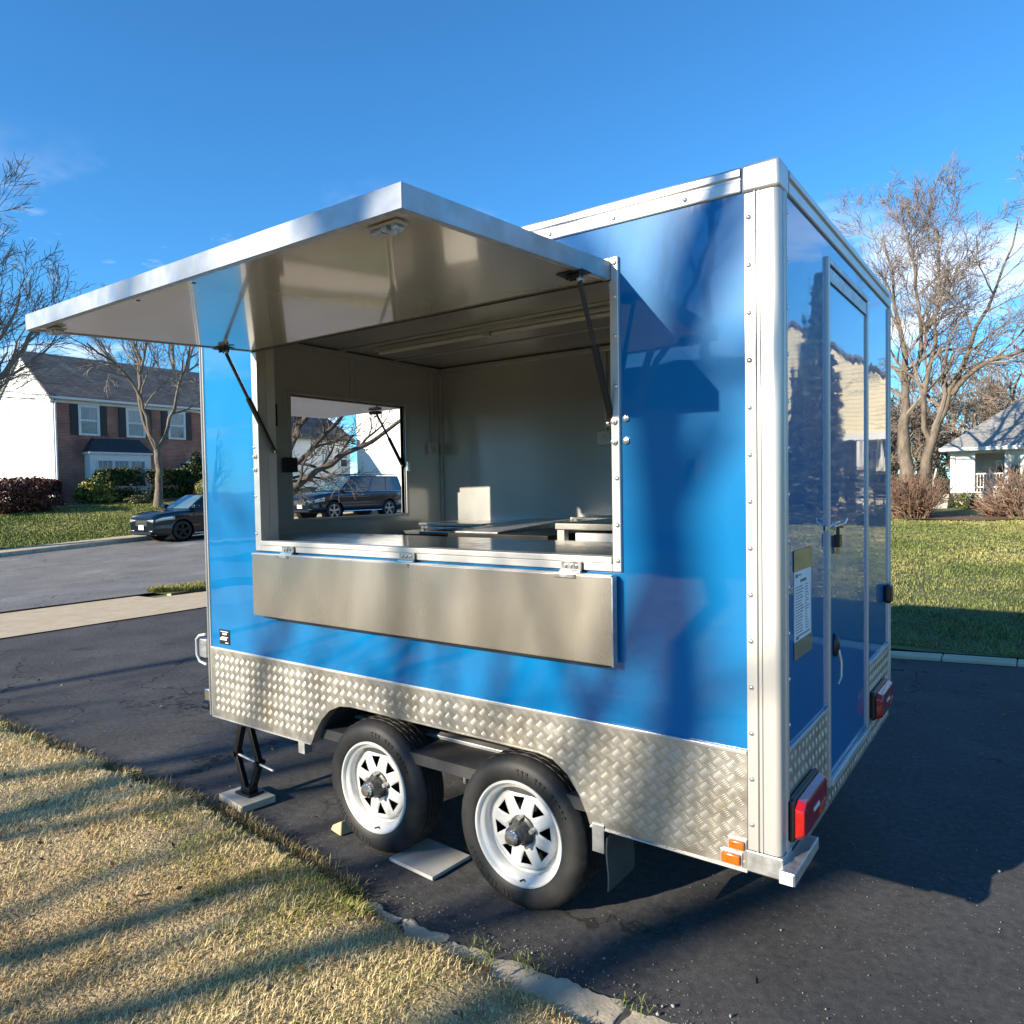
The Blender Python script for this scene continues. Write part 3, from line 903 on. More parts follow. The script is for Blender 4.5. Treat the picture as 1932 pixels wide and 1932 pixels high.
# bolts of the gas strut feet
bolt = MB().lathe([(.012, 0), (.012, -.008), (.007, -.009), (.007, -.015), (.0005, -.016)], 8, (0, 0, 0), 'y').build('bolt', M['chrome'], T, smooth=30)
bolt.location = (fx1 + .022, -.001, 1.985)
for p in ((fx1 + .022, -.001, 1.905), (fx1 - .020, -.0142, 1.975), (fx1 - .020, -.0142, 1.902), (fx0 + .02, -.0142, 1.93), (fx0 + .02, -.0142, 1.86)):
    copy_at(bolt, p, T)
# hinges of the fold-down shelf
for x in (-2.443, -1.606, -.756):
    mb = MB().box(x - .042, -.032, 1.424, x + .042, -.0225, 1.462)
    mb.tube([(x - .045, -.034, 1.424), (x + .045, -.034, 1.424)], .008, 10)
    mb.box(x - .06, -.062, 1.404, x + .03, -.0505, 1.418)
    for q in (-.024, 0, .024):
        mb.tube([(x + q, -.032, 1.445), (x + q, -.040, 1.445)], .007, 8)
    mb.build('shelf_hinge', M['chrome'], T, bevel=.001)
# shelf hanging flat against the side
sh = MB().box(-2.715, -.050, 1.090, -.576, -.020, 1.415).build('fold_down_shelf', M['steel'], T, bevel=.003)
tag(sh, 'long stainless steel shelf folded down below the hatch')
MB().box(-2.716, -.0515, 1.4155, -.575, -.019, 1.4205).build('shelf_edge', M['alu_h'], sh)
MB().box(-.5755, -.0515, 1.089, -.570, -.019, 1.4150).build('shelf_edge', M['galv'], sh)
MB().box(-2.60, -.044, 1.082, -.60, -.022, 1.0895).build('shelf_edge', M['black'], sh)

# --- awning (raised hatch): slab sloping gently down from the hinge
AX0, AX1 = -2.725, -.582
def aw(y, off=0.):          # height of the underside at y
    return 2.484 + (2.4242 - 2.484) * (-y / 1.0798) + off
aw_t = .064
def slab(x0, x1, y0, y1, o0, o1):
    return [(x0, y0, aw(y0, o0)), (x1, y0, aw(y0, o0)), (x1, y1, aw(y1, o0)), (x0, y1, aw(y1, o0)),
            (x0, y0, aw(y0, o1)), (x1, y0, aw(y0, o1)), (x1, y1, aw(y1, o1)), (x0, y1, aw(y1, o1))]
YE = -1.0798
core = MB().hexa(slab(AX0 + .025, AX1 - .025, YE + .025, -.025, .012, aw_t - .012)).build('awning', M['under'], T)
tag(core, 'open serving hatch raised level as an awning')
MB().hexa(slab(AX0 + .004, AX1 - .004, YE + .004, -.018, .003, .0115)).build('awning_underside', M['cream'], core)
MB().hexa(slab(AX0 + .004, AX1 - .004, YE + .004, -.018, aw_t - .0115, aw_t - .002)).build('awning_top', M['blue'], core)
MB().hexa(slab(AX0, AX1, YE, YE + .0035, 0, aw_t)).build('awning_edge', M['alu_awn'], core, bevel=.001)
for a, b in ((AX0, AX0 + .0035), (AX1 - .0035, AX1)):
    MB().hexa(slab(a, b, YE + .0036, -.017, 0, aw_t)).build('awning_edge', M['alu_awn'], core, bevel=.001)
MB().hexa(slab(AX0, AX1, -.0165, -.0145, -.004, aw_t)).build('awning_hinge', M['black_pl'], core)
mb = MB()                                         # return lip round the underside
mb.hexa(slab(AX0 + .0036, AX1 - .0036, YE + .0036, YE + .022, -.0012, .0028))
mb.hexa(slab(AX0 + .0036, AX0 + .022, YE + .0225, -.02, -.0012, .0028))
mb.hexa(slab(AX1 - .022, AX1 - .0036, YE + .0225, -.02, -.0012, .0028))
mb.build('awning_lip', M['galv'], core)
def catch(x, y, s):
    b = MB()
    b.box(x - .055 * s, y - .022, aw(y) - .008, x + .055 * s, y + .022, aw(y) - .001)
    b.box(x - .050 * s, y - .012, aw(y) - .020, x - .012 * s, y + .012, aw(y) - .0085)
    b.tube([(x + .005, y - .02, aw(y) - .014), (x + .005, y + .02, aw(y) - .014)], .010, 10)
    b.tube([(x + .035 * s, y - .016, aw(y) - .014), (x + .035 * s, y + .016, aw(y) - .014)], .008, 10)
    b.build('hatch_catch', M['galv'], core, bevel=.001)
catch(-.700, -1.01, 1)
catch(-2.62, -1.01, .9)
for x in (-1.9, -1.55):
    MB().box(x - .006, YE + .035, aw(YE) - .004, x + .006, YE + .045, aw(YE) - .0013).build('screw_head', M['black_pl'], core)
# gas struts
def strut(top, bot, bx):
    t, b = Vector(top), Vector(bot)
    k = b + (t - b) * .56
    st = MB().tube([t, k], .0085, 10).build('gas_strut', M['black_pl'], T, smooth=60)
    MB().tube([b, k], .0135, 12).build('strut_cylinder', M['black'], st, smooth=60)
    z = aw(t.y)
    c = MB().box(t.x - .075, t.y - .03, z - .006, t.x + .03, t.y + .03, z - .001)
    c.box(t.x - .045, t.y - .014, z - .024, t.x + .006, t.y - .008, z - .0065)
    c.box(t.x - .045, t.y + .008, z - .024, t.x + .006, t.y + .014, z - .0065)
    c.tube([(t.x - .03, t.y - .02, z - .016), (t.x - .03, t.y + .02, z - .016)], .007, 8)
    c.build('strut_bracket', M['black'], st, bevel=.001)
    MB().tube([(t.x - .004, t.y, z - .008), (t.x + .004, t.y, z - .034)], .011, 8).build('ball_joint', M['chrome'], st, smooth=60)
    MB().tube([(bot[0] - .02 * bx, bot[1], bot[2]), (bot[0] + .012 * bx, bot[1], bot[2])], .010, 8).build('ball_joint', M['chrome'], st, smooth=60)
strut((-.600, -.205, 2.440), (-.592, .004, 1.972), 1)
strut((-2.655, -.205, 2.440), (-2.655, .065, 1.955), -1)

# --- interior
IX0, IX1, IY0, IY1, IZ0, IZ1 = -TL + .045, -.05, .05, TW - .05, .73, 2.690
mb = MB()                      # front inner wall with opening
X = IX0
mb.box(X - .012, IY0, IZ0, X, FY0, IZ1); mb.box(X - .012, FY1, IZ0, X, IY1, IZ1)
mb.box(X - .012, FY0, IZ0, X, FY1, FZ0); mb.box(X - .012, FY0, FZ1, X, FY1, IZ1)
mb.build('inner_front_wall', M['inner'], T)
MB().box(IX0, IY1, IZ0, IX1, IY1 + .015, IZ1).build('inner_far_wall', M['inner'], T)
MB().box(IX1, IY0, IZ0, IX1 + .015, IY1, IZ1).build('inner_rear_wall', M['inner'], T)
mb = MB()
mb.box(IX0, .030, IZ0, OX0 - .004, .048, IZ1); mb.box(OX1 + .004, .030, IZ0, IX1, .048, IZ1)
mb.box(OX0 - .004, .030, IZ0, OX1 + .004, .048, 1.43); mb.box(OX0 - .004, .030, OZ1 + .03, OX1 + .004, .048, IZ1)
mb.build('inner_side_wall', M['inner'], T)
MB().box(IX0 - .01, .03, IZ1, IX1, IY1 + .01, IZ1 + .02).build('ceiling', M['inner'], T)
MB().box(IX0, .05, IZ0 - .006, IX1, IY1, IZ0).build('interior_floor', M['galv'], T)
# cove trims
def trim(x0, y0, z0, x1, y1, z1):
    MB().box(x0, y0, z0, x1, y1, z1).build('wall_trim', M['inner_trim'], T, bevel=.004)
trim(IX0, IY0, IZ1 - .04, IX0 + .022, IY1 - .023, IZ1 - .008)
trim(IX0 + .023, IY1 - .022, IZ1 - .04, IX1, IY1, IZ1 - .008)
trim(IX0, IY1 - .022, 1.3, IX0 + .022, IY1, IZ1 - .041)
trim(-1.62, IY1 - .006, 1.3, -1.60, IY1 - .0005, IZ1 - .041)
MB().box(IX0, IY0, IZ1 - .007, IX0 + .01, IY1 - .012, IZ1 - .001).build('ceiling_joint', M['black_pl'], T)
MB().box(IX0, IY1 - .010, IZ1 - .007, IX1, IY1 - .001, IZ1 - .001).build('ceiling_joint', M['black_pl'], T)
trim(IX0, .98, IZ1 - .010, -.2, 1.02, IZ1 - .001)
trim(IX0, 1.50, IZ1 - .008, -.2, 1.53, IZ1 - .001)
trim(IX0, IY0 + .01, IZ1 - .012, IX1, IY0 + .03, IZ1 - .001)
# hatch in the front wall: frame, raised flap and strut
mb = MB()
mb.box(IX0 - .05, FY0 - .022, FZ0 - .02, IX0 + .010, FY0, FZ1 + .02); mb.box(IX0 - .05, FY1, FZ0 - .02, IX0 + .010, FY1 + .022, FZ1 + .02)
mb.box(IX0 - .05, FY0 + .0005, FZ0 - .02, IX0 + .010, FY1 - .0005, FZ0); mb.box(IX0 - .05, FY0 + .0005, FZ1, IX0 + .010, FY1 - .0005, FZ1 + .02)
mb.build('front_hatch_frame', M['inner_trim'], T, bevel=.002)
ff = MB().hexa([(-4.12, FY0 - .03, 2.335), (FX - .01, FY0 - .03, 2.352), (FX - .01, FY1 + .03, 2.352), (-4.12, FY1 + .03, 2.335),
                (-4.12, FY0 - .03, 2.375), (FX - .01, FY0 - .03, 2.392), (FX - .01, FY1 + .03, 2.392), (-4.12, FY1 + .03, 2.375)]).build('front_hatch_flap', M['cream'], T, bevel=.003)
s_ = MB().tube([(-3.46, 1.585, 2.335), (-3.33, 1.592, 2.13)], .008, 8).build('front_gas_strut', M['black_pl'], T)
MB().tube([(-3.33, 1.592, 2.13), (-3.20, 1.60, 1.915)], .013, 10).build('strut_cylinder', M['black'], s_, smooth=60)
MB().box(-3.51, 1.56, 2.322, -3.42, 1.61, 2.342).build('strut_bracket', M['black'], s_)
MB().box(IX0 + .011, 1.612, 1.88, IX0 + .03, 1.64, 1.95).build('strut_foot', M['chrome'], s_, bevel=.002)
# conduits, sockets, switches
for (y, z0, z1) in ((1.095, FZ1 + .022, IZ1 - .042), (1.905, 2.105, IZ1 - .042)):
    MB().box(IX0, y - .012, z0, IX0 + .016, y + .012, z1).build('conduit', M['inner_trim'], T, bevel=.002)
MB().box(-1.715, IY1 - .014, 2.118, -1.700, IY1 - .0005, IZ1 - .042).build('conduit', M['inner_trim'], T, bevel=.002)
def socket(b, s):
    o = MB().box(*b).build('power_socket', M['white_pl'], T, bevel=.006)
    MB().box(*s).build('socket_face', M['inner_trim'], o, bevel=.002)
socket((IX0, 1.855, 2.008, IX0 + .03, 1.955, 2.104), (IX0 + .0302, 1.885, 2.03, IX0 + .034, 1.925, 2.08))
socket((-1.765, IY1 - .03, 2.020, -1.665, IY1 - .0005, 2.116), (-1.735, IY1 - .034, 2.042, -1.695, IY1 - .0302, 2.092))
MB().box(IX0, .385, 2.145, IX0 + .035, .465, 2.285).build('fuse_box', M['black_pl'], T, bevel=.006)
MB().box(IX0 + .011, .500, 1.862, IX0 + .045, .600, 1.955).build('strut_mount', M['black_pl'], T, bevel=.006)
# ceiling strip lamp
lm = MB().box(-2.90, 1.035, 2.655, -1.10, 1.085, 2.678).build('strip_lamp', M['inner_trim'], T, bevel=.004)
MB().tube([(-2.86, 1.06, 2.642), (-1.14, 1.06, 2.642)], .013, 10).build('lamp_tube', M['white_pl'], lm, smooth=60)
MB().box(-1.98, 1.03, 2.630, -1.93, 1.09, 2.6545).build('lamp_clip', M['galv'], lm)
# serving counter behind the hatch
ct = MB().box(IX0 + .002, .050, 1.452, IX1 - .002, .74, 1.474).build('serving_counter', M['counter'], T, bevel=.004)
MB().box(IX0 + .004, .68, IZ0, IX1 - .004, .71, 1.451).build('counter_front', M['galv'], ct)

# --- underframe
mb = MB()
for y in (.25, TW - .30):
    mb.box(-TL + .1, y, .478, -.06, y + .05, .548)
mb.build('chassis_rail', M['alu_h'], T, bevel=.004)
mb = MB()
for x in (-2.9, -2.3, -.45, -.1):
    mb.box(x, .05, .486, x + .04, TW - .05, .53)
mb.build('cross_member', M['galv'], T)
for x in (-1.908, -1.062):
    MB().tube([(x, .15, .32), (x, TW - .15, .32)], .03, 10).build('axle', M['under'], T, smooth=60)
mb = MB()
for i in range(9):
    x = -1.485 + (i - 4) * .06
    mb.box(x, .268, .40 - .010 * (4 - abs(i - 4)), x + .062, .31, .425 - .010 * (4 - abs(i - 4)))
mb.build('leaf_spring', M['galv'], T)
mb = MB().box(-1.515, .22, .36, -1.500, .30, .477)
mb.box(-1.465, .22, .36, -1.450, .30, .477)
mb.tube([(-1.53, .26, .385), (-1.435, .26, .385)], .018, 10)
mb.build('spring_hanger', M['galv'], T, bevel=.002)
MB().box(-2.475, .03, .372, -2.425, .08, .4855).build('jack_socket', M['galv'], T, bevel=.003)
# mudflap and its bracket
MB().box(-.690, -.013, .368, -.640, -.0085, .475).build('flap_bracket', M['galv'], T, bevel=.001)
mf = MB()
for i in range(7):
    z = .43 - i * .034
    mf.v += [(-.632 - .004 * math.sin(i), -.008, z), (-.632 - .004 * math.sin(i), .205, z), (-.626 - .004 * math.sin(i), .205, z), (-.626 - .004 * math.sin(i), -.008, z)]
for i in range(6):
    for k in range(4):
        mf.f.append((i * 4 + k, i * 4 + (k + 1) % 4, (i + 1) * 4 + (k + 1) % 4, (i + 1) * 4 + k))
mf.f.append((0, 1, 2, 3)); mf.f.append((24, 25, 26, 27))
mf.build('mudflap', M['flap'], T)
# front end: side light hoop, coupling and drawbar
hp = MB().tube([(-TL - .008, -.01, .925), (-TL - .055, -.02, .915), (-TL - .085, -.02, .89), (-TL - .085, -.02, .80), (-TL - .055, -.02, .765), (-TL - .008, -.01, .75)], .008, 8).build('lamp_guard', M['white_pl'], T, smooth=60)
MB().box(-TL - .076, -.012, .785, -TL - .0065, .12, .895).build('front_lamp', M['galv'], T, bevel=.006)
mb = MB()
for s in (-1, 1):
    mb.hexa([(-TL + .1, 1.0 + s * .55, .47), (-TL + .1, 1.06 + s * .55, .47), (-4.35, 1.03 + s * .02, .47), (-4.35, .97 + s * .02, .47),
             (-TL + .1, 1.0 + s * .55, .54), (-TL + .1, 1.06 + s * .55, .54), (-4.35, 1.03 + s * .02, .54), (-4.35, .97 + s * .02, .54)])
mb.build('drawbar', M['galv'], T)
MB().box(-4.55, .95, .46, -4.36, 1.06, .57).build('coupling', M['galv'], T, bevel=.02)
MB().tube([(-TL - .07, .012, .50), (-TL - .0065, .012, .50)], .024, 10).build('chassis_plug', M['black_pl'], T, smooth=40)
MB().box(-TL - .045, -.004, .535, -TL - .0065, .05, .60).build('lamp_bracket', M['chrome'], T, bevel=.003)

# --- wheels
def wheel(cx, yface, s, name='wheel'):
    """s = +1: outer face towards -y"""
    Rr, W_ = .32, .19
    w = D.objects.new(name, None); COL.objects.link(w)
    w.location = (cx, yface, Rr); w.parent = T; w.matrix_parent_inverse = inv_world(T)
    prof = [(.214, .012), (.222, .004), (.236, .0), (.262, -.004), (.284, .002), (.300, .012), (.309, .026), (.3165, .034), (.3165, .050), (.309, .052), (.309, .058),
            (.319, .060), (.320, .076), (.311, .078), (.311, .084), (.320, .086), (.320, .104), (.311, .106), (.311, .112), (.320, .114), (.319, .130),
            (.309, .132), (.309, .138), (.3165, .140), (.3165, .156), (.309, .164), (.300, .178), (.284, .188), (.262, .194), (.236, .190), (.222, .186), (.214, .178)]
    n = 96
    tb = MB()
    for ip, (r, a) in enumerate(prof):
        for k in range(n):
            t = 2 * math.pi * k / n
            rr_ = r
            if r > .316 and ip not in (8, 24):
                rr_ = r - (.005 if (k + ip) % 3 == 0 else 0)     # tread notches
            elif r > .3085 and r < .3095:
                rr_ = r - (.004 if k % 2 else 0)
            tb.v.append((cx + rr_ * math.cos(t), yface + s * a, Rr + rr_ * math.sin(t)))
    m_ = len(prof)
    for i in range(m_ - 1):
        for k in range(n):
            k2 = (k + 1) % n
            tb.f.append((i * n + k, i * n + k2, (i + 1) * n + k2, (i + 1) * n + k))
    for base_a in (.5, 3.6):
        for q in range(13):
            if q in (5, 9): continue
            t = base_a + q * .085
            for (ra_, rb_) in (((.252, .274),) if q % 3 else ((.252, .260), (.266, .274))):
                pv2 = []
                for yy in (-.0035, .004):
                    for (rr_, da) in ((ra_, -.018), (ra_, .018), (rb_, .018), (rb_, -.018)):
                        pv2.append((cx + rr_ * math.cos(t + da), yface + s * yy - s * .0025, Rr + rr_ * math.sin(t + da)))
                tb.hexa(pv2)
    tb.build('tyre', M['rubber'], w, smooth=38)
    rp = [(.212, .016), (.219, .008), (.217, .003), (.210, .002), (.205, .006), (.203, .014), (.198, .020), (.188, .024), (.182, .032), (.180, .060), (.172, .066), (.166, .058)]
    MB().lathe([(r, s * a) for r, a in rp], 64, (cx, yface, Rr), 'y').build('rim', M['rim'], w, smooth=45)
    # disc with eight triangular windows
    dk = MB()
    rads = [.046, .070, .084, .100, .120, .142, .154, .168]
    dep = [.052, .050, .046, .046, .047, .049, .052, .058]
    half = [0, 0, .040, .10, .165, .215, 0, 0]
    sec = 2 * math.pi / 8
    cols = []
    for q in range(8):
        mid = q * sec + .12
        for (kind, fr_) in ((0, -.5), (0, -.36), (1, -1), (1, 1), (0, .36)):
            cols.append((mid, kind, fr_))
    nc = len(cols)
    for i, (r, d) in enumerate(zip(rads, dep)):
        hh = half[i] if half[i] else (.04 if i < 2 else .215)
        for (mid, kind, fr_) in cols:
            t = mid + (fr_ * sec if kind == 0 else fr_ * hh)
            dk.v.append((cx + r * math.cos(t), yface + s * d, Rr + r * math.sin(t)))
    for i in range(len(rads) - 1):
        for c in range(nc):
            if 2 <= i <= 4 and c % 5 == 2:
                continue
            c2 = (c + 1) % nc
            dk.f.append((i * nc + c, i * nc + c2, (i + 1) * nc + c2, (i + 1) * nc + c))
    dk.build('wheel_disc', M['rim'], w, smooth=40, solid=.004)
    MB().lathe([(.178, s * .075), (.178, s * .12), (.02, s * .12)], 32, (cx, yface, Rr), 'y').build('brake_drum', M['black'], w, smooth=40)
    MB().lathe([(.066, s * .055), (.062, s * .040), (.050, s * .036), (.044, s * .020), (.041, s * -.020), (.034, s * -.026), (.001, s * -.028)], 20, (cx, yface, Rr), 'y').build('hub', M['grease'], w, smooth=35)
    cap = MB().lathe([(.030, s * -.026), (.030, s * -.040), (.024, s * -.047), (.001, s * -.049)], 20, (cx, yface, Rr), 'y').build('hub_cap', M['chrome'], w, smooth=40)
    for q in range(5):
        t = q * 2 * math.pi / 5 + .3
        x, z = cx + .062 * math.cos(t), Rr + .062 * math.sin(t)
        MB().tube([(x, yface + s * .05, z), (x, yface + s * .018, z)], .0105, 6).build('wheel_nut', M['galv'], w)
    MB().tube([(cx + .02, yface + s * .022, Rr - .192), (cx + .02, yface - s * .004, Rr - .186)], .0045, 6).build('valve', M['black_pl'], w)
    return w
wheel(-1.908, .012, 1)
wheel(-1.062, .012, 1)
wheel(-1.908, TW - .012, -1)
wheel(-1.062, TW - .012, -1)

# ================================================================== things round the trailer
# scissor jack on a board
bd = MB()
import itertools
bx0 = Vector((-2.94, .03, 0))
ang = R(-6)
def brot(x, y, z):
    return (bx0.x + x * math.cos(ang) - y * math.sin(ang), bx0.y + x * math.sin(ang) + y * math.cos(ang), z)
bd.hexa([brot(-.14, -.095, .002), brot(.13, -.10, .002), brot(.135, .10, .002), brot(-.135, .095, .002),
         brot(-.14, -.095, .042), brot(.13, -.10, .042), brot(.135, .10, .042), brot(-.135, .095, .042)])
tag(bd.build('support_board', M['wood'], bevel=.004), 'short weathered timber board under the scissor jack', 'board')
jk = thing('scissor_jack', 'black scissor jack standing on a board under the trailer front', 'jack', (-2.95, .05, .043))
def bar(a, b, w, h, name, mat=M['black'], par=jk):
    a, b = Vector(a), Vector(b)
    d = (b - a).normalized(); yv = Vector((0, 1, 0)); n_ = d.cross(yv).normalized()
    v = []
    for p in (a, b):
        for (q, r_) in ((-1, -1), (1, -1), (1, 1), (-1, 1)):
            v.append(p + yv * w / 2 * q + n_ * h / 2 * r_)
    v = [v[0], v[1], v[2], v[3], v[4], v[5], v[6], v[7]]
    return MB().hexa(v).build(name, mat, par, bevel=.003)
JX, JY = -2.95, .05
kl, kr, jt, jb = (JX - .105, JY, .250), (JX + .105, JY, .235), (JX - .01, JY, .435), (JX + .005, JY, .075)
bar((jb[0] - .015, JY - .012, jb[2]), kl, .030, .034, 'arm'); bar((jb[0] + .015, JY + .012, jb[2]), kr, .034, .034, 'arm')
bar(kl, (jt[0] - .015, JY - .012, jt[2]), .034, .034, 'arm'); bar(kr, (jt[0] + .015, JY + .012, jt[2]), .030, .034, 'arm')
MB().box(JX - .06, JY - .05, .0435, JX + .07, JY + .05, .056).build('base_plate', M['black'], jk, bevel=.003)
MB().box(JX - .035, JY - .03, .056, JX + .045, JY + .03, .085).build('base_bracket', M['black'], jk, bevel=.004)
MB().box(JX - .05, JY - .03, .430, JX + .03, JY + .03, .459).build('top_pad', M['black'], jk, bevel=.004)
MB().tube([(kl[0] - .02, JY, kl[2]), (kr[0] + .14, JY - .01, kr[2] - .012)], .0075, 8).build('screw_rod', M['galv'], jk, smooth=60)
for k in (kl, kr):
    MB().tube([(k[0], JY - .03, k[2]), (k[0], JY + .03, k[2])], .016, 10).build('pivot', M['black'], jk, smooth=60)
# paver between the wheels and timber wedge at the front wheel
mb = MB().hexa([(-1.795, .005, .003), (-1.505, -.015, .003), (-1.490, .235, .003), (-1.775, .250, .003),
                (-1.795, .005, .020), (-1.505, -.015, .020), (-1.490, .235, .020), (-1.775, .250, .020)])
tag(mb.build('paver', M['paver'], bevel=.003), 'pale flat concrete paver on the asphalt between the two wheels', 'paver')
mb = MB().hexa([(-2.275, .06, .003), (-2.175, .04, .003), (-2.155, .13, .003), (-2.255, .15, .003),
                (-2.262, .065, .03), (-2.178, .05, .075), (-2.16, .125, .075), (-2.245, .145, .03)])
tag(mb.build('wheel_chock', M['chock'], bevel=.006), 'small tan timber chock against the front trailer wheel', 'chock')

# kitchen equipment inside
g = thing('griddle', 'low steel griddle with raised lid at the far wall inside', 'griddle', (-2.72, 1.75, IZ0))
MB().box(-3.08, 1.48, IZ0, -2.36, 1.98, 1.42).build('cabinet', M['black'], g, bevel=.004)
MB().box(-3.10, 1.46, 1.4205, -2.34, 1.99, 1.445).build('hot_plate', M['steel'], g, bevel=.003)
MB().box(-2.98, 1.52, 1.480, -2.40, 1.98, 1.500).build('lid', M['steel'], g, bevel=.004)
MB().box(-2.97, 1.53, 1.458, -2.41, 1.97, 1.472).build('rack', M['chrome'], g, bevel=.003)
for x in (-2.97, -2.43):
    MB().box(x, 1.54, 1.446, x + .02, 1.56, 1.4795).build('post', M['chrome'], g)
    MB().box(x, 1.93, 1.446, x + .02, 1.95, 1.4795).build('post', M['chrome'], g)
g = thing('fryer', 'black deep fryer block between griddle and steel table inside', 'fryer', (-1.9, 1.5, IZ0))
MB().box(-2.30, 1.05, IZ0, -1.56, 1.95, 1.470).build('body', M['black'], g, bevel=.005)
MB().hexa([(-2.32, 1.10, 1.471), (-1.95, 1.10, 1.471), (-1.95, 1.95, 1.471), (-2.32, 1.95, 1.471),
           (-2.32, 1.10, 1.478), (-1.95, 1.10, 1.478), (-1.95, 1.95, 1.520), (-2.32, 1.95, 1.520)]).build('sloping_lid', M['galv'], g)
MB().box(-1.93, 1.90, 1.471, -1.60, 1.95, 1.535).build('splash_back', M['steel'], g, bevel=.003)
g = thing('steel_table', 'stainless steel table with pale drawer inside at the right', 'table', (-1.1, 1.5, IZ0))
MB().box(-1.52, 1.06, 1.505, -.30, 1.96, 1.540).build('table_top', M['steel'], g, bevel=.004)
for x, y in itertools.product((-1.51, -.35), (1.07, 1.90)):
    MB().box(x, y, IZ0, x + .045, y + .045, 1.5045).build('leg', M['alu'], g)
MB().box(-1.40, 1.08, 1.30, -.42, 1.9, 1.488).build('drawer', M['white_pl'], g, bevel=.004)

# ================================================================== houses
def lap_wall(poly_y, z0, z1f, xa, name, mat, parent, step=.14, axis='y', face=-1, depth=.022):
    """lap siding as one stepped sheet. Wall runs along one axis between a and b; top height z1f(t)."""
    a, b = poly_y
    n = 14
    mb_ = MB()
    zmax = max(z1f(a + (b - a) * i / 40) for i in range(41))
    z = z0
    ts = [a + (b - a) * i / n for i in range(n + 1)]
    def P(t, z, d):
        return (t, xa + face * d, z) if axis == 'x' else (xa + face * d, t, z)
    zs = []
    while z < zmax:
        zs += [(z, depth), (min(z + step, zmax), .002)]
        z += step
    rows = []
    for (zz, d) in zs:
        # clip the course to the gable outline
        lo, hi = None, None
        N = 240
        for i in range(N + 1):
            t = a + (b - a) * i / N
            if z1f(t) >= zz - 1e-6:
                lo = t if lo is None else lo
                hi = t
        if lo is None:
            break
        o = len(mb_.v)
        mb_.v += [P(lo, zz, d), P(hi, zz, d)]
        rows.append(o)
    for i in range(len(rows) - 1):
        p, q = rows[i], rows[i + 1]
        mb_.f.append((p, p + 1, q + 1, q))
    return mb_.build(name, mat, parent)

def sash_window(parent, x, y0, y1, z0, z1, cols=2, rows=3, shutter=0, two=True, curtain=True, face=1):
    """double-hung window on a wall whose outside faces face*x"""
    f = face
    fr_ = MB()
    w = .09
    def bx(xa, ya, za, xb, yb, zb):
        fr_.box(min(xa, xb), ya, za, max(xa, xb), yb, zb)
    bx(x, y0 - w, z0 - .06, x + f * .06, y1 + w, z0); bx(x, y0 - w, z1, x + f * .06, y1 + w, z1 + w)
    bx(x, y0 - w, z0 + .0005, x + f * .06, y0, z1 - .0005); bx(x, y1, z0 + .0005, x + f * .06, y1 + w, z1 - .0005)
    win = fr_.build('window', M['white_paint'], parent)
    zm = (z0 + z1) / 2
    for k, (a, b) in enumerate(((z0, zm), (zm, z1))):
        xx = x + f * (.012 if k == 0 else .024)
        p = MB().box(min(xx, xx + f * .004), y0, a, max(xx, xx + f * .004), y1, b).build('pane', M['curtain'] if (curtain and k) else M['glass'], win)
        s = MB()
        x2 = xx + f * .006; x3 = xx + f * .024
        lo, hi = min(x2, x3), max(x2, x3)
        t = .045
        s.box(lo, y0, a, hi, y1, a + t); s.box(lo, y0, b - t, hi, y1, b)
        s.box(lo, y0, a + t, hi, y0 + t, b - t); s.box(lo, y1 - t, a + t, hi, y1, b - t)
        if cols > 1 and k:
            for i in range(1, cols):
                yy = y0 + (y1 - y0) * i / cols
                s.box(lo, yy - .010, a + t, hi, yy + .010, b - t)
        so = s.build('sash', M['white_paint'], win)
    if shutter:
        for (a, b) in ((y0 - w - .01 - shutter, y0 - w - .01), (y1 + w + .01, y1 + w + .01 + shutter)):
            sm = MB()
            lo, hi = sorted((x, x + f * .04))
            sm.box(lo, a, z0 - .06, hi, b, z1 + .08)
            so = sm.build('shutter', M['shutter'], parent)
            lv = MB()
            nz = 18
            for i in range(nz):
                z = z0 + .02 + (z1 - z0 - .04) * i / nz
                lv.box(min(hi, hi + .0), a + .05, z, hi + .012, b - .05, z + .04)
            lv.build('shutter_louvres', M['shutter'], so)['kind'] = 'stuff'
    return win

# ---- brick colonial across the street
hx, hy0, hy1, hz = -38.6, 13.8, 26.0, 1.25
ev, rg, hd_ = 6.62, 9.10, 7.0
B = thing('brick_house', 'two-storey brick house with white gable siding and black shutters', 'house', (hx - 3.5, 18, 1.0))
MB().box(hx - hd_, hy0 + .02, .2, hx, hy1, ev).build('wall', M['brick'], B)
mid = hx - hd_ / 2
def gz(x):
    return ev + (rg - ev) * (1 - abs(x - mid) / (hd_ / 2))
lap_wall((hx - hd_, hx + .01), 1.0, gz, hy0, 'gable_siding', M['siding'], B, .16, 'x', -1)
MB().prism([(hx - hd_, .2), (hx, .2), (hx, ev), (mid, rg), (hx - hd_, ev)], hy0 + .005, hy0 + .019, 'xz').build('gable_backing', M['siding'], B)
MB().prism([(hx - hd_, ev), (hx, ev), (mid, rg - .02)], hy0 + .3, hy1, 'xz').build('attic', M['white_paint'], B)
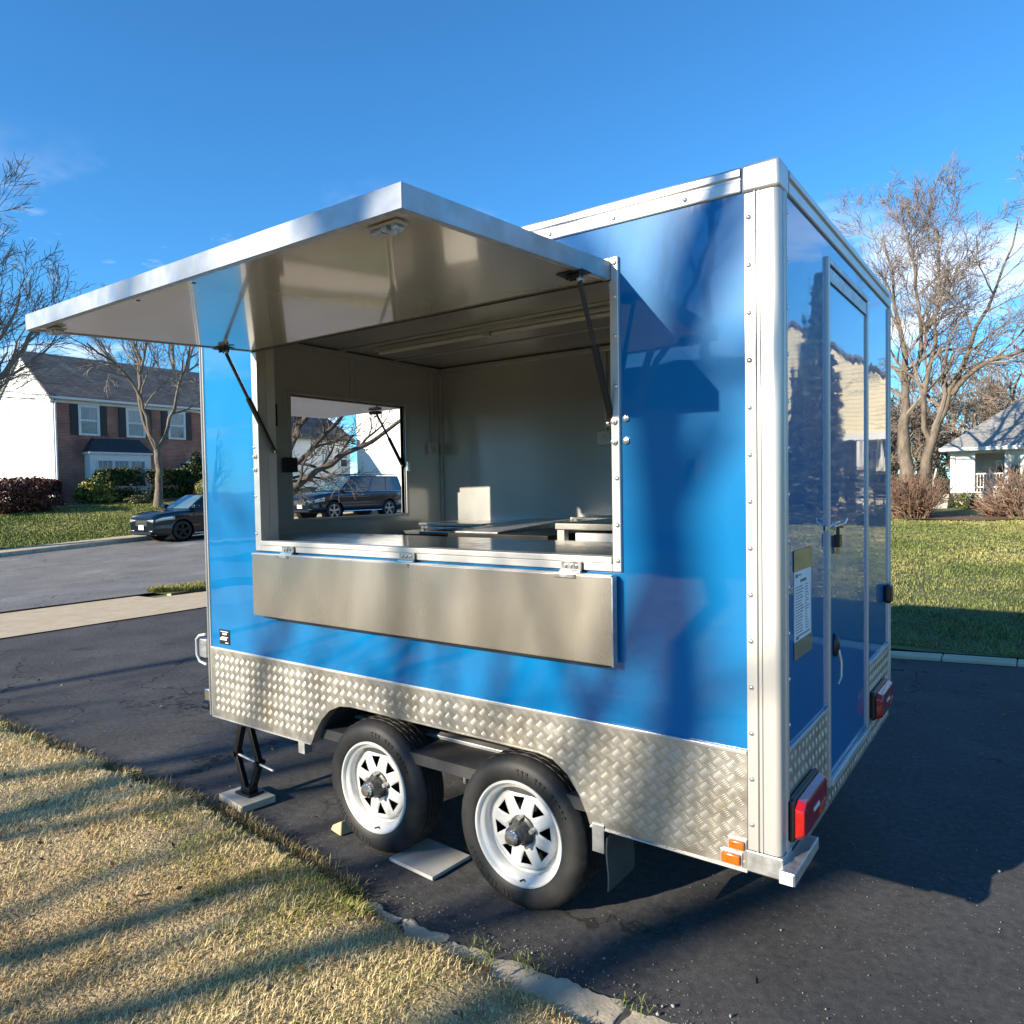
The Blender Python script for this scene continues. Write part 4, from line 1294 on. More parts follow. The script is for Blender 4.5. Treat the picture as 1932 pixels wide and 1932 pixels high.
# roof planes
ov, th = .28, .14
for sgn in (1, -1):
    xe = mid + sgn * (hd_ / 2 + ov)
    ze = ev - (rg - ev) / (hd_ / 2) * ov
    MB().hexa([(mid, hy0 - .22, rg + .02), (xe, hy0 - .22, ze + .02), (xe, hy1 + .3, ze + .02), (mid, hy1 + .3, rg + .02),
               (mid, hy0 - .22, rg + th), (xe, hy0 - .22, ze + th), (xe, hy1 + .3, ze + th), (mid, hy1 + .3, rg + th)]).build('roof', M['shingle'], B)
for sgn in (1, -1):
    xe = mid + sgn * (hd_ / 2 + ov)
    ze = ev - (rg - ev) / (hd_ / 2) * ov
    MB().hexa([(mid, hy0 - .20, rg - .22), (xe, hy0 - .20, ze - .20), (xe, hy0 - .06, ze - .20), (mid, hy0 - .06, rg - .22),
               (mid, hy0 - .20, rg + .018), (xe, hy0 - .20, ze + .018), (xe, hy0 - .06, ze + .018), (mid, hy0 - .06, rg + .018)]).build('rake_board', M['white_paint'], B)
MB().box(hx + .002, hy0 + .2, ev - .32, hx + .06, hy1, ev - .06).build('frieze_board', M['white_paint'], B)
MB().box(hx + .10, hy0 - .2, ev - .17, hx + .30, hy1 + .2, ev - .05).build('gutter', M['white_paint'], B, bevel=.02)
MB().box(hx + .02, hy0 - .045, .9, hx + .13, hy0 + .12, ev - .32).build('corner_board', M['white_paint'], B)
MB().tube([(hx + .18, hy0 + .10, ev - .2), (hx + .16, hy0 + .05, ev - .5), (hx + .16, hy0 + .05, 1.0)], .045, 8).build('downpipe', M['white_paint'], B, smooth=60)
vt = MB().box(mid + .15, hy0 - .05, 7.55, mid + .75, hy0 - .024, 8.25).build('gable_vent', M['white_paint'], B)
mb = MB()
for i in range(9):
    mb.box(mid + .2, hy0 - .066, 7.60 + i * .07, mid + .70, hy0 - .051, 7.64 + i * .07)
mb.build('vent_slats', M['inner_trim'], vt)['kind'] = 'stuff'
for (a, b) in ((15.05, 15.90), (17.42, 18.26), (19.72, 20.56)):
    sash_window(B, hx, a, b, 4.80, 6.20, shutter=.36)
# bay window with its metal roof
by0, by1 = 15.2, 18.3
bay = MB().box(hx + .001, by0, 1.4, hx + .60, by1, 3.80).build('bay_window', M['white_paint'], B)
MB().hexa([(hx + .002, by0 - .10, 3.90), (hx + .72, by0 - .10, 3.90), (hx + .72, by1 + .10, 3.90), (hx + .002, by1 + .10, 3.90),
           (hx + .002, by0 + .35, 4.62), (hx + .15, by0 + .40, 4.62), (hx + .15, by1 - .40, 4.62), (hx + .002, by1 - .35, 4.62)]).build('bay_roof', M['seam'], B)
MB().box(hx + .002, by0 - .08, 3.80, hx + .70, by1 + .08, 3.899).build('bay_cornice', M['white_paint'], B)
for k in range(3):
    a = by0 + .36 + k * .84
    fz, tz = 2.15, 3.45
    xx = hx + .601
    g_ = MB().box(xx, a, fz, xx + .006, a + .70, tz).build('pane', M['curtain'], bay)
    s = MB()
    s.box(xx + .0065, a, 2.62, xx + .03, a + .70, 2.68); s.box(xx + .0065, a, tz, xx + .04, a + .70, tz + .05); s.box(xx + .0065, a, fz - .05, xx + .04, a + .70, fz)
    s.box(xx + .0065, a - .06, fz - .05, xx + .04, a, tz + .05); s.box(xx + .0065, a + .70, fz - .05, xx + .04, a + .76, tz + .05)
    for q in (1, 2):
        s.box(xx + .0065, a + .70 * q / 3 - .008, 2.68, xx + .02, a + .70 * q / 3 + .008, tz)
    s.box(xx + .0065, a, 3.06, xx + .02, a + .70, 3.08)
    s.build('sash', M['white_paint'], bay)
    MB().box(xx + .0065, a + .01, fz + .02, xx + .012, a + .69, 2.60).build('lower_pane', M['glass'], bay)
# door with pediment
dr = MB().box(hx + .002, 20.75, 1.2, hx + .05, 21.65, 3.15).build('door', M['shutter'], B)
MB().box(hx + .0505, 20.86, 2.0, hx + .07, 21.54, 3.0).build('door_panel', M['glass'], dr)
for a in (20.40, 21.72):
    MB().box(hx + .002, a, 1.2, hx + .16, a + .28, 3.2).build('pilaster', M['white_paint'], B)
MB().prism([(20.25, 3.2), (22.1, 3.2), (22.1, 3.32), (21.2, 3.85), (20.25, 3.32)], hx + .002, hx + .28, 'yz').build('pediment', M['white_paint'], B)

# ---- white houses seen through the front hatch
def simple_house(name, label, x0, x1, y0, y1, zb, ev_, rg_, along, wall_mat, roof_mat, wins=(), group=None):
    o = thing(name, label, 'house', ((x0 + x1) / 2, (y0 + y1) / 2, zb), 0, group)
    MB().box(x0, y0, zb - .5, x1, y1, ev_).build('wall', wall_mat, o)
    if along == 'y':          # ridge along y, gables face -y / +y
        mx_ = (x0 + x1) / 2
        g = lambda x: ev_ + (rg_ - ev_) * (1 - abs(x - mx_) / ((x1 - x0) / 2))
        lap_wall((x0, x1), zb, g, y0 - .002, 'gable_siding', wall_mat, o, .17, 'x', -1)
        MB().prism([(x0, ev_), (x1, ev_), (mx_, rg_)], y0 + .002, y1, 'xz').build('attic', wall_mat, o)
        for s in (1, -1):
            xe = mx_ + s * ((x1 - x0) / 2 + .3); ze = ev_ - (rg_ - ev_) / ((x1 - x0) / 2) * .3
            MB().hexa([(mx_, y0 - .25, rg_ + .02), (xe, y0 - .25, ze + .02), (xe, y1 + .25, ze + .02), (mx_, y1 + .25, rg_ + .02),
                       (mx_, y0 - .25, rg_ + .16), (xe, y0 - .25, ze + .16), (xe, y1 + .25, ze + .16), (mx_, y1 + .25, rg_ + .16)]).build('roof', roof_mat, o)
    else:
        my_ = (y0 + y1) / 2
        MB().prism([(y0, ev_), (y1, ev_), (my_, rg_)], x0, x1 - .01, 'yz').build('attic', wall_mat, o)
        for s in (1, -1):
            ye = my_ + s * ((y1 - y0) / 2 + .3); ze = ev_ - (rg_ - ev_) / ((y1 - y0) / 2) * .3
            MB().hexa([(x0 - .25, my_, rg_ + .02), (x1 + .25, my_, rg_ + .02), (x1 + .25, ye, ze + .02), (x0 - .25, ye, ze + .02),
                       (x0 - .25, my_, rg_ + .16), (x1 + .25, my_, rg_ + .16), (x1 + .25, ye, ze + .16), (x0 - .25, ye, ze + .16)]).build('roof', roof_mat, o)
    return o
ho = simple_house('white_house', 'pale sided house in shade seen through the trailer front hatch', -45, -37.5, 26.9, 31.8, 1.5, 5.2, 7.4, 'y', M['siding'], M['shingle'])
lap_wall((26.9, 31.8), 1.5, lambda t: 5.2, -37.5, 'front_siding', M['siding'], ho, .17, 'y', 1)
for a in (29.6, 30.9):
    sash_window(ho, -37.47, a, a + .62, 3.3, 4.4, cols=1)
simple_house('white_house', 'tall sunlit white gabled house seen through the trailer front hatch', -37.3, -28.0, 32.3, 42, 1.4, 7.6, 10.6, 'y', M['siding'], M['shingle'])

# ---- bungalow on the right
bz = .62
BG = thing('bungalow', 'low white bungalow with hipped pale roof and open porch', 'house', (2.2, 36, .6))
bx0_, bx1_, bY0, bY1 = -2.3, 3.1, 32.0, 40.0
evb = 3.02
# porch opening between x = -1.55 and -.45
mb = MB()
mb.box(bx0_, bY0, bz + .62, -1.62, bY0 + .12, evb); mb.box(-.42, bY0, bz + .62, bx1_, bY0 + .12, evb)
mb.box(-1.62, bY0, 2.78, -.42, bY0 + .12, evb)
mb.build('front_wall', M['siding'], BG)
MB().box(bx0_, bY0 + 1.9, bz + .5, bx1_, bY1, evb).build('inner_wall', M['siding'], BG)
MB().box(bx0_, bY0 + .13, bz + .62, bx0_ + .12, bY0 + 1.89, evb).build('side_wall', M['siding'], BG)
MB().box(bx0_, bY0 + .02, bz - .4, bx1_, bY1, bz + .60).build('foundation', M['stone'], BG)
MB().box(bx0_ - .02, bY0 - .05, bz + .60, bx1_ + .02, bY0 + 1.95, bz + .66).build('porch_floor', M['white_paint'], BG)
for x in (-2.32, -1.64, -.50):
    MB().box(x, bY0 - .06, bz + .66, x + .16, bY0 - .002, 2.90).build('porch_post', M['white_paint'], BG)
MB().box(-2.4, bY0 - .08, 2.80, bx1_, bY0 - .061, evb - .02).build('porch_beam', M['white_paint'], BG)
for z in (1.42, 1.95):
    MB().box(-1.48, bY0 + .02, z, -.51, bY0 + .06, z + .05).build('porch_rail', M['white_paint'], BG)
for i in range(9):
    x = -1.42 + i * .105
    MB().box(x, bY0 + .03, bz + .66, x + .025, bY0 + .05, 1.95).build('baluster', M['white_paint'], BG)
MB().box(-1.35, bY0 + 1.86, bz + .66, -.95, bY0 + 1.895, 2.6).build('porch_door', M['white_paint'], BG)
MB().box(-.85, bY0 + 1.86, 1.55, -.48, bY0 + 1.895, 2.55).build('porch_window', M['glass'], BG)
MB().box(-.30, bY0 - .012, 1.40, .0, bY0 - .002, 2.70).build('porch_screen', M['glass'], BG)
aw_ = MB().hexa([(.28, bY0 - .80, 2.02), (2.1, bY0 - .80, 2.02), (2.1, bY0 - .01, 2.62), (.28, bY0 - .01, 2.62),
                 (.28, bY0 - .80, 2.06), (2.1, bY0 - .80, 2.06), (2.1, bY0 - .01, 2.66), (.28, bY0 - .01, 2.66)]).build('window_awning', M['white_paint'], BG)
MB().box(.40, bY0 - .02, 1.35, 2.0, bY0 - .002, 2.55).build('front_window', M['glass'], BG)
rx0, rx1, ry0, ry1 = bx0_ - .35, bx1_ + .35, bY0 - .45, bY1 + .3
rz, rp = evb, 5.35
rm = (ry0 + ry1) / 2
hipx = (ry1 - ry0) / 2
mb = MB()
mb.add([(rx0, ry0, rz), (rx1, ry0, rz), (rx1, ry1, rz), (rx0, ry1, rz), (rx0 + hipx * .66, rm, rp), (rx1 - hipx * .66, rm, rp),
        (rx0, ry0, rz - .10), (rx1, ry0, rz - .10), (rx1, ry1, rz - .10), (rx0, ry1, rz - .10)],
       [(0, 1, 5, 4), (1, 2, 5), (2, 3, 4, 5), (3, 0, 4), (0, 6, 7, 1), (1, 7, 8, 2), (2, 8, 9, 3), (3, 9, 6, 0), (6, 9, 8, 7)])
mb.build('roof', M['shingle_pale'], BG)
MB().box(rx0 - .03, ry0 - .10, rz - .14, rx1, ry0 - .002, rz + .0).build('gutter', M['white_paint'], BG, bevel=.02)
# small things beside the bungalow
dz = h1(-3.1, 33)
dk = thing('garden_steps', 'white garden steps with rail beside the bungalow porch', 'steps', (-2.65, 31.2, h1(-2.65, 31.2)))
for k in range(4):
    MB().box(-2.75, 31.0 + k * .22, h1(-2.6, 31) - .1, -2.34, 31.215 + k * .22, h1(-2.6, 31) + .15 + k * .15).build('step', M['stone'], dk)
for x in (-2.78,):
    MB().box(x - .05, 31.0, h1(-2.6, 31) - .05, x, 31.06, h1(-2.6, 31) + 1.1).build('rail_post', M['white_paint'], dk)
    MB().hexa([(x - .05, 31.0, 1.70), (x, 31.0, 1.70), (x, 31.9, 2.15), (x - .05, 31.9, 2.15), (x - .05, 31.0, 1.78), (x, 31.0, 1.78), (x, 31.9, 2.23), (x - .05, 31.9, 2.23)]).build('hand_rail', M['white_paint'], dk)

# ---- cream house right of the view, mirrored in the trailer's rear
CH = simple_house('cream_house', 'cream sided gabled house mirrored in the blue rear door', 4.0, 11.5, 29.5, 39, .6, 5.6, 8.3, 'y', M['cream_siding'], M['shingle'])
MB().box(3.8, 27.6, 3.3, 8.0, 29.45, 3.55).build('porch_roof', M['white_paint'], CH)
for x in (3.95, 4.9, 6.1):
    MB().tube([(x, 27.8, .4), (x, 27.8, 3.3)], .13, 12).build('porch_column', M['white_paint'], CH, smooth=60)
for a in (4.5, 6.2):
    w_ = MB().box(a, 29.44, 1.5, a + .9, 29.47, 3.0).build('window', M['white_paint'], CH)
    MB().box(a + .08, 29.425, 1.58, a + .82, 29.439, 2.92).build('pane', M['glass'], w_)

# ---- house behind the viewer, mirrored dimly in the panels
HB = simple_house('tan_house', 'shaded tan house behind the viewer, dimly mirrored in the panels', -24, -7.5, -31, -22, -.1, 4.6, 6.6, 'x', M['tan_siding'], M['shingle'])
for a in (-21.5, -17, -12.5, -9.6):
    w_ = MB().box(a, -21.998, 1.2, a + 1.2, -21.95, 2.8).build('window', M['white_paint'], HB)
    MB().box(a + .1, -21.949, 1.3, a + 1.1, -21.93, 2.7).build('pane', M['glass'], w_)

# ================================================================== cars
def car(name, label, loc, rz, S, paint, wheel_mat, group=None):
    """front towards local +x. S: dict of dimensions and profiles"""
    o = thing(name, label, 'car', loc, rz, group)
    Ln, Wd, rw = S['L'], S['W'] / 2, S['rw']
    Mx = world_of(o)
    def B_(mb, nm, mat, parent=None, **k):
        mb.v = [tuple(Mx @ Vector(p)) for p in mb.v]
        return mb.build(nm, mat, parent or o, **k)
    topx, topz = zip(*S['top'])
    N = 72
    xs = np.linspace(-Ln / 2, Ln / 2, N)
    zt = np.interp(xs, topx, topz)
    for _ in range(2):
        zt = np.concatenate([[zt[0]], (zt[:-2] + 2 * zt[1:-1] + zt[2:]) / 4, [zt[-1]]])
    e = np.abs(xs) / (Ln / 2)
    wd = Wd * (1 - .16 * e ** 7 - .05 * e ** 3)
    zb = S['sill'] + .07 * e ** 8
    rows = 15
    # section: k 0..rows up the side, then over the top
    def sec(i):
        pts = []
        w, a, b = wd[i], zb[i], zt[i]
        for k in range(rows):
            t = k / (rows - 1)
            z = a + (b - .05 - a) * t
            bulge = 1 - .05 * (1 - t) ** 4 - .045 * max(0, t - .55) ** 1.2 * 2.2 + .012 * math.sin(t * 9)
            pts.append((w * bulge, z))
        y = pts[-1][0]
        pts += [(y * .965, b - .018), (y * .88, b), (y * .5, b + .018), (0, b + .024)]
        return pts
    secs = [sec(i) for i in range(N)]
    K = len(secs[0])
    ra = rw + S.get('gap', .055)
    wheels = S['wheels']
    def snap(x, z):
        for wx in wheels:
            dx_, dz_ = x - wx, z - rw
            r = math.hypot(dx_, dz_)
            if r < ra:
                return True, wx + dx_ / r * ra if r > 1e-6 else wx, rw + dz_ / r * ra if r > 1e-6 else rw + ra
        return False, x, z
    mb = MB()
    ins = []
    for sgn in (1, -1):
        for i in range(N):
            for k in range(K):
                y, z = secs[i][k]
                x = xs[i]
                s_, x2, z2 = (False, x, z)
                if k < rows - 2:
                    s_, x2, z2 = snap(x, z)
                ins.append(s_)
                mb.v.append((x2, sgn * y, z2))
    for h in (0, 1):
        o_ = h * N * K
        for i in range(N - 1):
            for k in range(K - 1):
                q = (o_ + i * K + k, o_ + (i + 1) * K + k, o_ + (i + 1) * K + k + 1, o_ + i * K + k + 1)
                if all(ins[t] for t in q):
                    continue
                mb.f.append(q if h else q[::-1])
    for i in (0, N - 1):                                     # end caps
        for k in range(K - 1):
            a, b = i * K + k, i * K + k + 1
            mb.f.append((a, b, N * K + b, N * K + a))
    body = B_(mb, 'body', paint, smooth=40)
    mb = MB().box(-Ln / 2 + .1, -Wd * .8, S['sill'] - .02, Ln / 2 - .1, Wd * .8, S['sill'] + .02)
    B_(mb, 'underbody', M['black'])
    for wx in wheels:
        for sgn in (1, -1):
            mb = MB().lathe([(ra + .002, sgn * (Wd - .05)), (ra + .002, sgn * (Wd - .34)), (.01, sgn * (Wd - .34))], 24, (wx, 0, rw), 'y')
            B_(mb, 'wheel_arch', M['black'], smooth=50)
            w_ = D.objects.new('wheel', None); COL.objects.link(w_)
            w_.parent = o; w_.matrix_parent_inverse = inv_world(o); w_.matrix_basis = Mx @ Matrix.Translation((wx, sgn * (Wd - .12), rw))
            yo = sgn * (Wd - .035)
            r1 = rw * .70
            mb = MB().lathe([(r1, yo - sgn * .01), (rw * .80, yo), (rw * .93, yo - sgn * .01), (rw, yo - sgn * .045), (rw, yo - sgn * .19), (rw * .93, yo - sgn * .215), (r1, yo - sgn * .215)], 32, (wx, 0, rw), 'y')
            B_(mb, 'tyre', M['rubber'], w_, smooth=45)
            mb = MB().lathe([(r1, yo - sgn * .012), (r1 * .93, yo - sgn * .012), (r1 * .90, yo - sgn * .05), (r1 * .9, yo - sgn * .2)], 32, (wx, 0, rw), 'y')
            B_(mb, 'rim', wheel_mat, w_, smooth=40)
            for q in range(5):
                t = q * 2 * math.pi / 5 + .3
                c, s = math.cos(t), math.sin(t)
                mb = MB()
                pv = []
                for yy in (yo - sgn * .02, yo - sgn * .05):
                    for (rr, ww) in ((.04, .035), (.04, -.035), (r1 * .93, -.05), (r1 * .93, .05)):
                        pv.append((wx + c * rr - s * ww, yy, rw + s * rr + c * ww))
                mb.hexa(pv)
                B_(mb, 'spoke', wheel_mat, w_)
            mb = MB().lathe([(.001, yo - sgn * .012), (.06, yo - sgn * .016), (.065, yo - sgn * .05)], 14, (wx, 0, rw), 'y')
            B_(mb, 'hub', wheel_mat, w_, smooth=40)
            mb = MB().lathe([(r1 * .9, yo - sgn * .14), (.01, yo - sgn * .14)], 24, (wx, 0, rw), 'y')
            B_(mb, 'brake_disc', M['black'], w_)
    # cabin
    a0, a1, a2, a3 = S['cab']
    zbelt = S['belt']; zr = S['roof']
    wb, wr = Wd * .93, Wd * S.get('tumble', .70)
    rows_ = [(a0, a3, zbelt - .06, wb * 1.0), ((a0 * .25 + a1 * .75), (a3 * .25 + a2 * .75), zbelt + (zr - zbelt) * .78, wb * .30 + wr * .70), (a1, a2, zr, wr)]
    mb = MB()
    V = []
    for (f_, r_, z, w) in rows_:
        n = 8
        ring = []
        for k in range(n + 1):
            x = f_ + (r_ - f_) * k / n
            ring.append((x, w * (1 - .05 * (2 * k / n - 1) ** 4), z))
        ring += [(p[0], -p[1], p[2]) for p in reversed(ring)]
        V.append(ring)
    m_ = len(V[0])
    for rg_ in V: mb.v += rg_
    for i in range(2):
        for k in range(m_):
            k2 = (k + 1) % m_
            mb.f.append((i * m_ + k, i * m_ + k2, (i + 1) * m_ + k2, (i + 1) * m_ + k))
    crown = [((a1 + (a2 - a1) * k / 8), 0, zr + .05 * (1 - (2 * k / 8 - 1) ** 4) + .005) for k in range(9)]
    o_ = len(mb.v); mb.v += crown
    for k in range(8):
        mb.f.append((2 * m_ + k, 2 * m_ + k + 1, o_ + k + 1, o_ + k))
        mb.f.append((2 * m_ + m_ - 1 - k, o_ + k, o_ + k + 1, 2 * m_ + m_ - 2 - k))
    B_(mb, 'cabin', paint, smooth=50, bevel=.02)
    # glass: points on the cabin side surface
    def cs(x, t, sgn, off=.010):
        f0, r0, z0, w0 = rows_[0]; f2, r2_, z2, w2 = rows_[2]
        z = zbelt + .02 + (zr - .075 - zbelt) * t
        tt = (z - z0) / (z2 - z0)
        z1, w1 = rows_[1][2], rows_[1][3]
        w = np.interp(z, [z0, z1, z2], [w0, w1, w2])
        fx = np.interp(z, [z0, z1, z2], [rows_[0][0], rows_[1][0], rows_[2][0]])
        rx = np.interp(z, [z0, z1, z2], [rows_[0][1], rows_[1][1], rows_[2][1]])
        u = fx + (rx - fx) * x
        return (u, sgn * (w * (1 - .05 * (2 * x - 1) ** 4) + off), z)
    for sgn in (1, -1):
        for (u0, u1) in S['glass']:
            mb = MB()
            g0 = [cs(u0 + (u1 - u0) * k / 6, 0, sgn) for k in range(7)]; g1 = [cs(u0 + (u1 - u0) * k / 6, 1, sgn) for k in range(7)]
            mb.v = g0 + g1
            mb.f = [(k, k + 1, 8 + k, 7 + k) for k in range(6)]
            B_(mb, 'side_window', M['car_glass'], solid=.006)
        if S.get('chrome'):
            mb = MB().tube([cs(.04 + .92 * k / 8, -.06, sgn, .016) for k in range(9)], .014, 6)
            B_(mb, 'window_trim', M['chrome'])
    for (end, mat, nm) in ((0, M['windscreen'], 'windscreen'), (1, M['car_glass'], 'rear_window')):
        def es(s, t):
            z = zbelt + .03 + (zr - .05 - zbelt) * t
            zz = [r[2] for r in rows_]
            xx = np.interp(z, zz, [r[end] for r in rows_]); w = np.interp(z, zz, [r[3] for r in rows_]) * .95
            return (xx + (.014 if end == 0 else -.014), s * (w - .06), z + .008)
        mb = MB()
        mb.v = [es(-1 + 2 * k / 4, 0) for k in range(5)] + [es(-1 + 2 * k / 4, .5) for k in range(5)] + [es(-1 + 2 * k / 4, 1) for k in range(5)]
        mb.f = [(i * 5 + k, i * 5 + k + 1, i * 5 + 6 + k, i * 5 + 5 + k) for i in range(2) for k in range(4)]
        B_(mb, nm, mat, solid=.006)
    # lamps as patches of the body surface
    def patch(x0, x1, k0, k1, sgn, off, nm, mat):
        mb = MB()
        ii = [i for i in range(N) if x0 <= xs[i] <= x1]
        kk = list(range(k0, k1 + 1))
        for i in ii:
            for k in kk:
                y, z = secs[i][k]
                mb.v.append((xs[i] + (off if xs[i] > 0 else -off) * (1 if abs(xs[i]) > Ln / 2 - .02 else .3), sgn * (y + off), z))
        nk = len(kk)
        for i in range(len(ii) - 1):
            for k in range(nk - 1):
                mb.f.append((i * nk + k, (i + 1) * nk + k, (i + 1) * nk + k + 1, i * nk + k + 1))
        B_(mb, nm, mat, solid=.012)
    fr0 = Ln / 2
    for sgn in (1, -1):
        hl = S['lamp']
        patch(fr0 - hl[0], fr0 - .02, hl[1], hl[2], sgn, .012, 'headlamp', M['lamp_glass'])
        y0_ = wd[-1]
        lz = S.get('lz', (.20, .08))
        mb = MB().hexa([(fr0 - .03, sgn * y0_ * .52, zt[-1] - lz[0] + .05), (fr0 + .012, sgn * y0_ * .52, zt[-1] - lz[0] + .05), (fr0 + .012, sgn * y0_, zt[-1] - lz[0]), (fr0 - .03, sgn * y0_, zt[-1] - lz[0]),
                        (fr0 - .03, sgn * y0_ * .52, zt[-1] - lz[1]), (fr0 + .012, sgn * y0_ * .52, zt[-1] - lz[1]), (fr0 + .012, sgn * y0_, zt[-1] - lz[1] + .02), (fr0 - .03, sgn * y0_, zt[-1] - lz[1] + .02)])
        B_(mb, 'headlamp', M['lamp_glass'], bevel=.01)
        mb = MB().box(fr0 - .03, sgn * y0_ * .66, S['sill'] + .12, fr0 + .014, sgn * y0_ * .92, S['sill'] + .15)
        B_(mb, 'fog_lamp', M['lamp_glass'], bevel=.01)
        patch(-fr0, -fr0 + .28, S['tail'][0], S['tail'][1], sgn, .012, 'tail_lamp', M['red_lens'])
        # mirror
        mx_ = a0 - (a0 - a1) * .28
        mb = MB().box(mx_ - .10, sgn * (wb - .01), zbelt + .02, mx_ + .10, sgn * (wb + .22), zbelt + .18)
        B_(mb, 'mirror', paint, bevel=.04, seg=3, smooth=50)
        mb = MB().box(-.02, sgn * (Wd * .985), zbelt - .17, .18, sgn * (Wd * 1.005), zbelt - .14)
        B_(mb, 'door_handle', M['chrome'] if S.get('chrome') else paint, bevel=.006)
        mb = MB().tube([(wheels[1] + ra + .02, sgn * Wd * .965, S['sill'] + .02), (wheels[0] - ra - .02, sgn * Wd * .965, S['sill'] + .02)], .022, 6)
        B_(mb, 'sill_trim', M['chrome'])
        if S.get('rails'):
            mb = MB().tube([(a1 - .15, sgn * wr * .93, zr + .02), (a1 - .25, sgn * wr * .93, zr + .07), (a2 + .25, sgn * wr * .93, zr + .07), (a2 + .15, sgn * wr * .93, zr + .02)], .022, 8)
            B_(mb, 'roof_rail', M['alloy'], smooth=50)
    if S.get('rails'):
        for x in (a1 - .7, a2 + .8):
            mb = MB().box(x - .04, -wr * .95, zr + .065, x + .04, wr * .95, zr + .11)
            B_(mb, 'roof_bar', M['black_pl'], bevel=.02)
    y0_ = wd[-1]
    mb = MB().box(fr0 - .02, -y0_ * .5, zt[-1] - .28, fr0 + .015, y0_ * .5, zt[-1] - .06)
    gl = B_(mb, 'grille', M['black_pl'], bevel=.02)
    mb = MB()
    for k in range(4):
        z = zt[-1] - .26 + k * .05
        mb.box(fr0 + .0155, -y0_ * .47, z, fr0 + .022, y0_ * .47, z + .012)
    B_(mb, 'grille_bars', M['chrome'], gl)['kind'] = 'stuff'
    mb = MB().box(fr0 + .016, -.16 + S.get('pl', 0), S['sill'] + .17, fr0 + .024, .16 + S.get('pl', 0), S['sill'] + .33)
    B_(mb, 'licence_plate', M['white_pl'])
    mb = MB().box(fr0 - .03, -y0_ * .8, S['sill'] + .02, fr0 + .02, y0_ * .8, S['sill'] + .09)
    B_(mb, 'lower_intake', M['black_pl'], bevel=.01)
    for x in (.95, -.28):       # door seams
        pass
    return o
sedan = dict(L=4.75, W=1.85, rw=.335, sill=.21, wheels=(1.42, -1.38), top=[(-2.4, .98), (-2.2, 1.08), (-1.4, 1.12), (0, 1.03), (.85, 1.03), (1.5, 1.0), (2.05, .94), (2.28, .88), (2.375, .78)],
             cab=(1.22, .38, -1.05, -1.95), belt=1.03, roof=1.53, tumble=.66, glass=[(.12, .42), (.45, .74), (.77, .88)], lamp=(.72, 10, 12), tail=(8, 12), lz=(.15, .07))
suv = dict(L=5.25, W=2.02, rw=.40, sill=.36, wheels=(1.62, -1.56), gap=.07, top=[(-2.65, 1.15), (-2.5, 1.24), (0, 1.22), (1.0, 1.21), (1.6, 1.18), (2.3, 1.10), (2.55, 1.0), (2.65, .92)],
           cab=(1.25, .42, -2.30, -2.52), belt=1.22, roof=1.87, tumble=.80, glass=[(.14, .40), (.42, .68), (.70, .94)], lamp=(.55, 9, 12), tail=(9, 13), chrome=True, rails=True)
car('parked_sedan', 'dark navy sedan with white front plate parked across the street', (-23.95, 12.75, h1(-23.9, 12.4) - .02), R(-90) + R(.6), sedan, M['navy'], M['dark_alloy'])
car('parked_suv', 'midnight blue roof-railed sport utility car seen through the front hatch', (-24.2, 19.75, h1(-24, 19.6) - .02), R(-90), suv, M['suv_paint'], M['alloy'])

# ================================================================== vegetation
def perp(d, r_):
    a = d.orthogonal().normalized()
    b = d.cross(a)
    t = r_.uniform(0, 2 * math.pi)
    return a * math.cos(t) + b * math.sin(t)

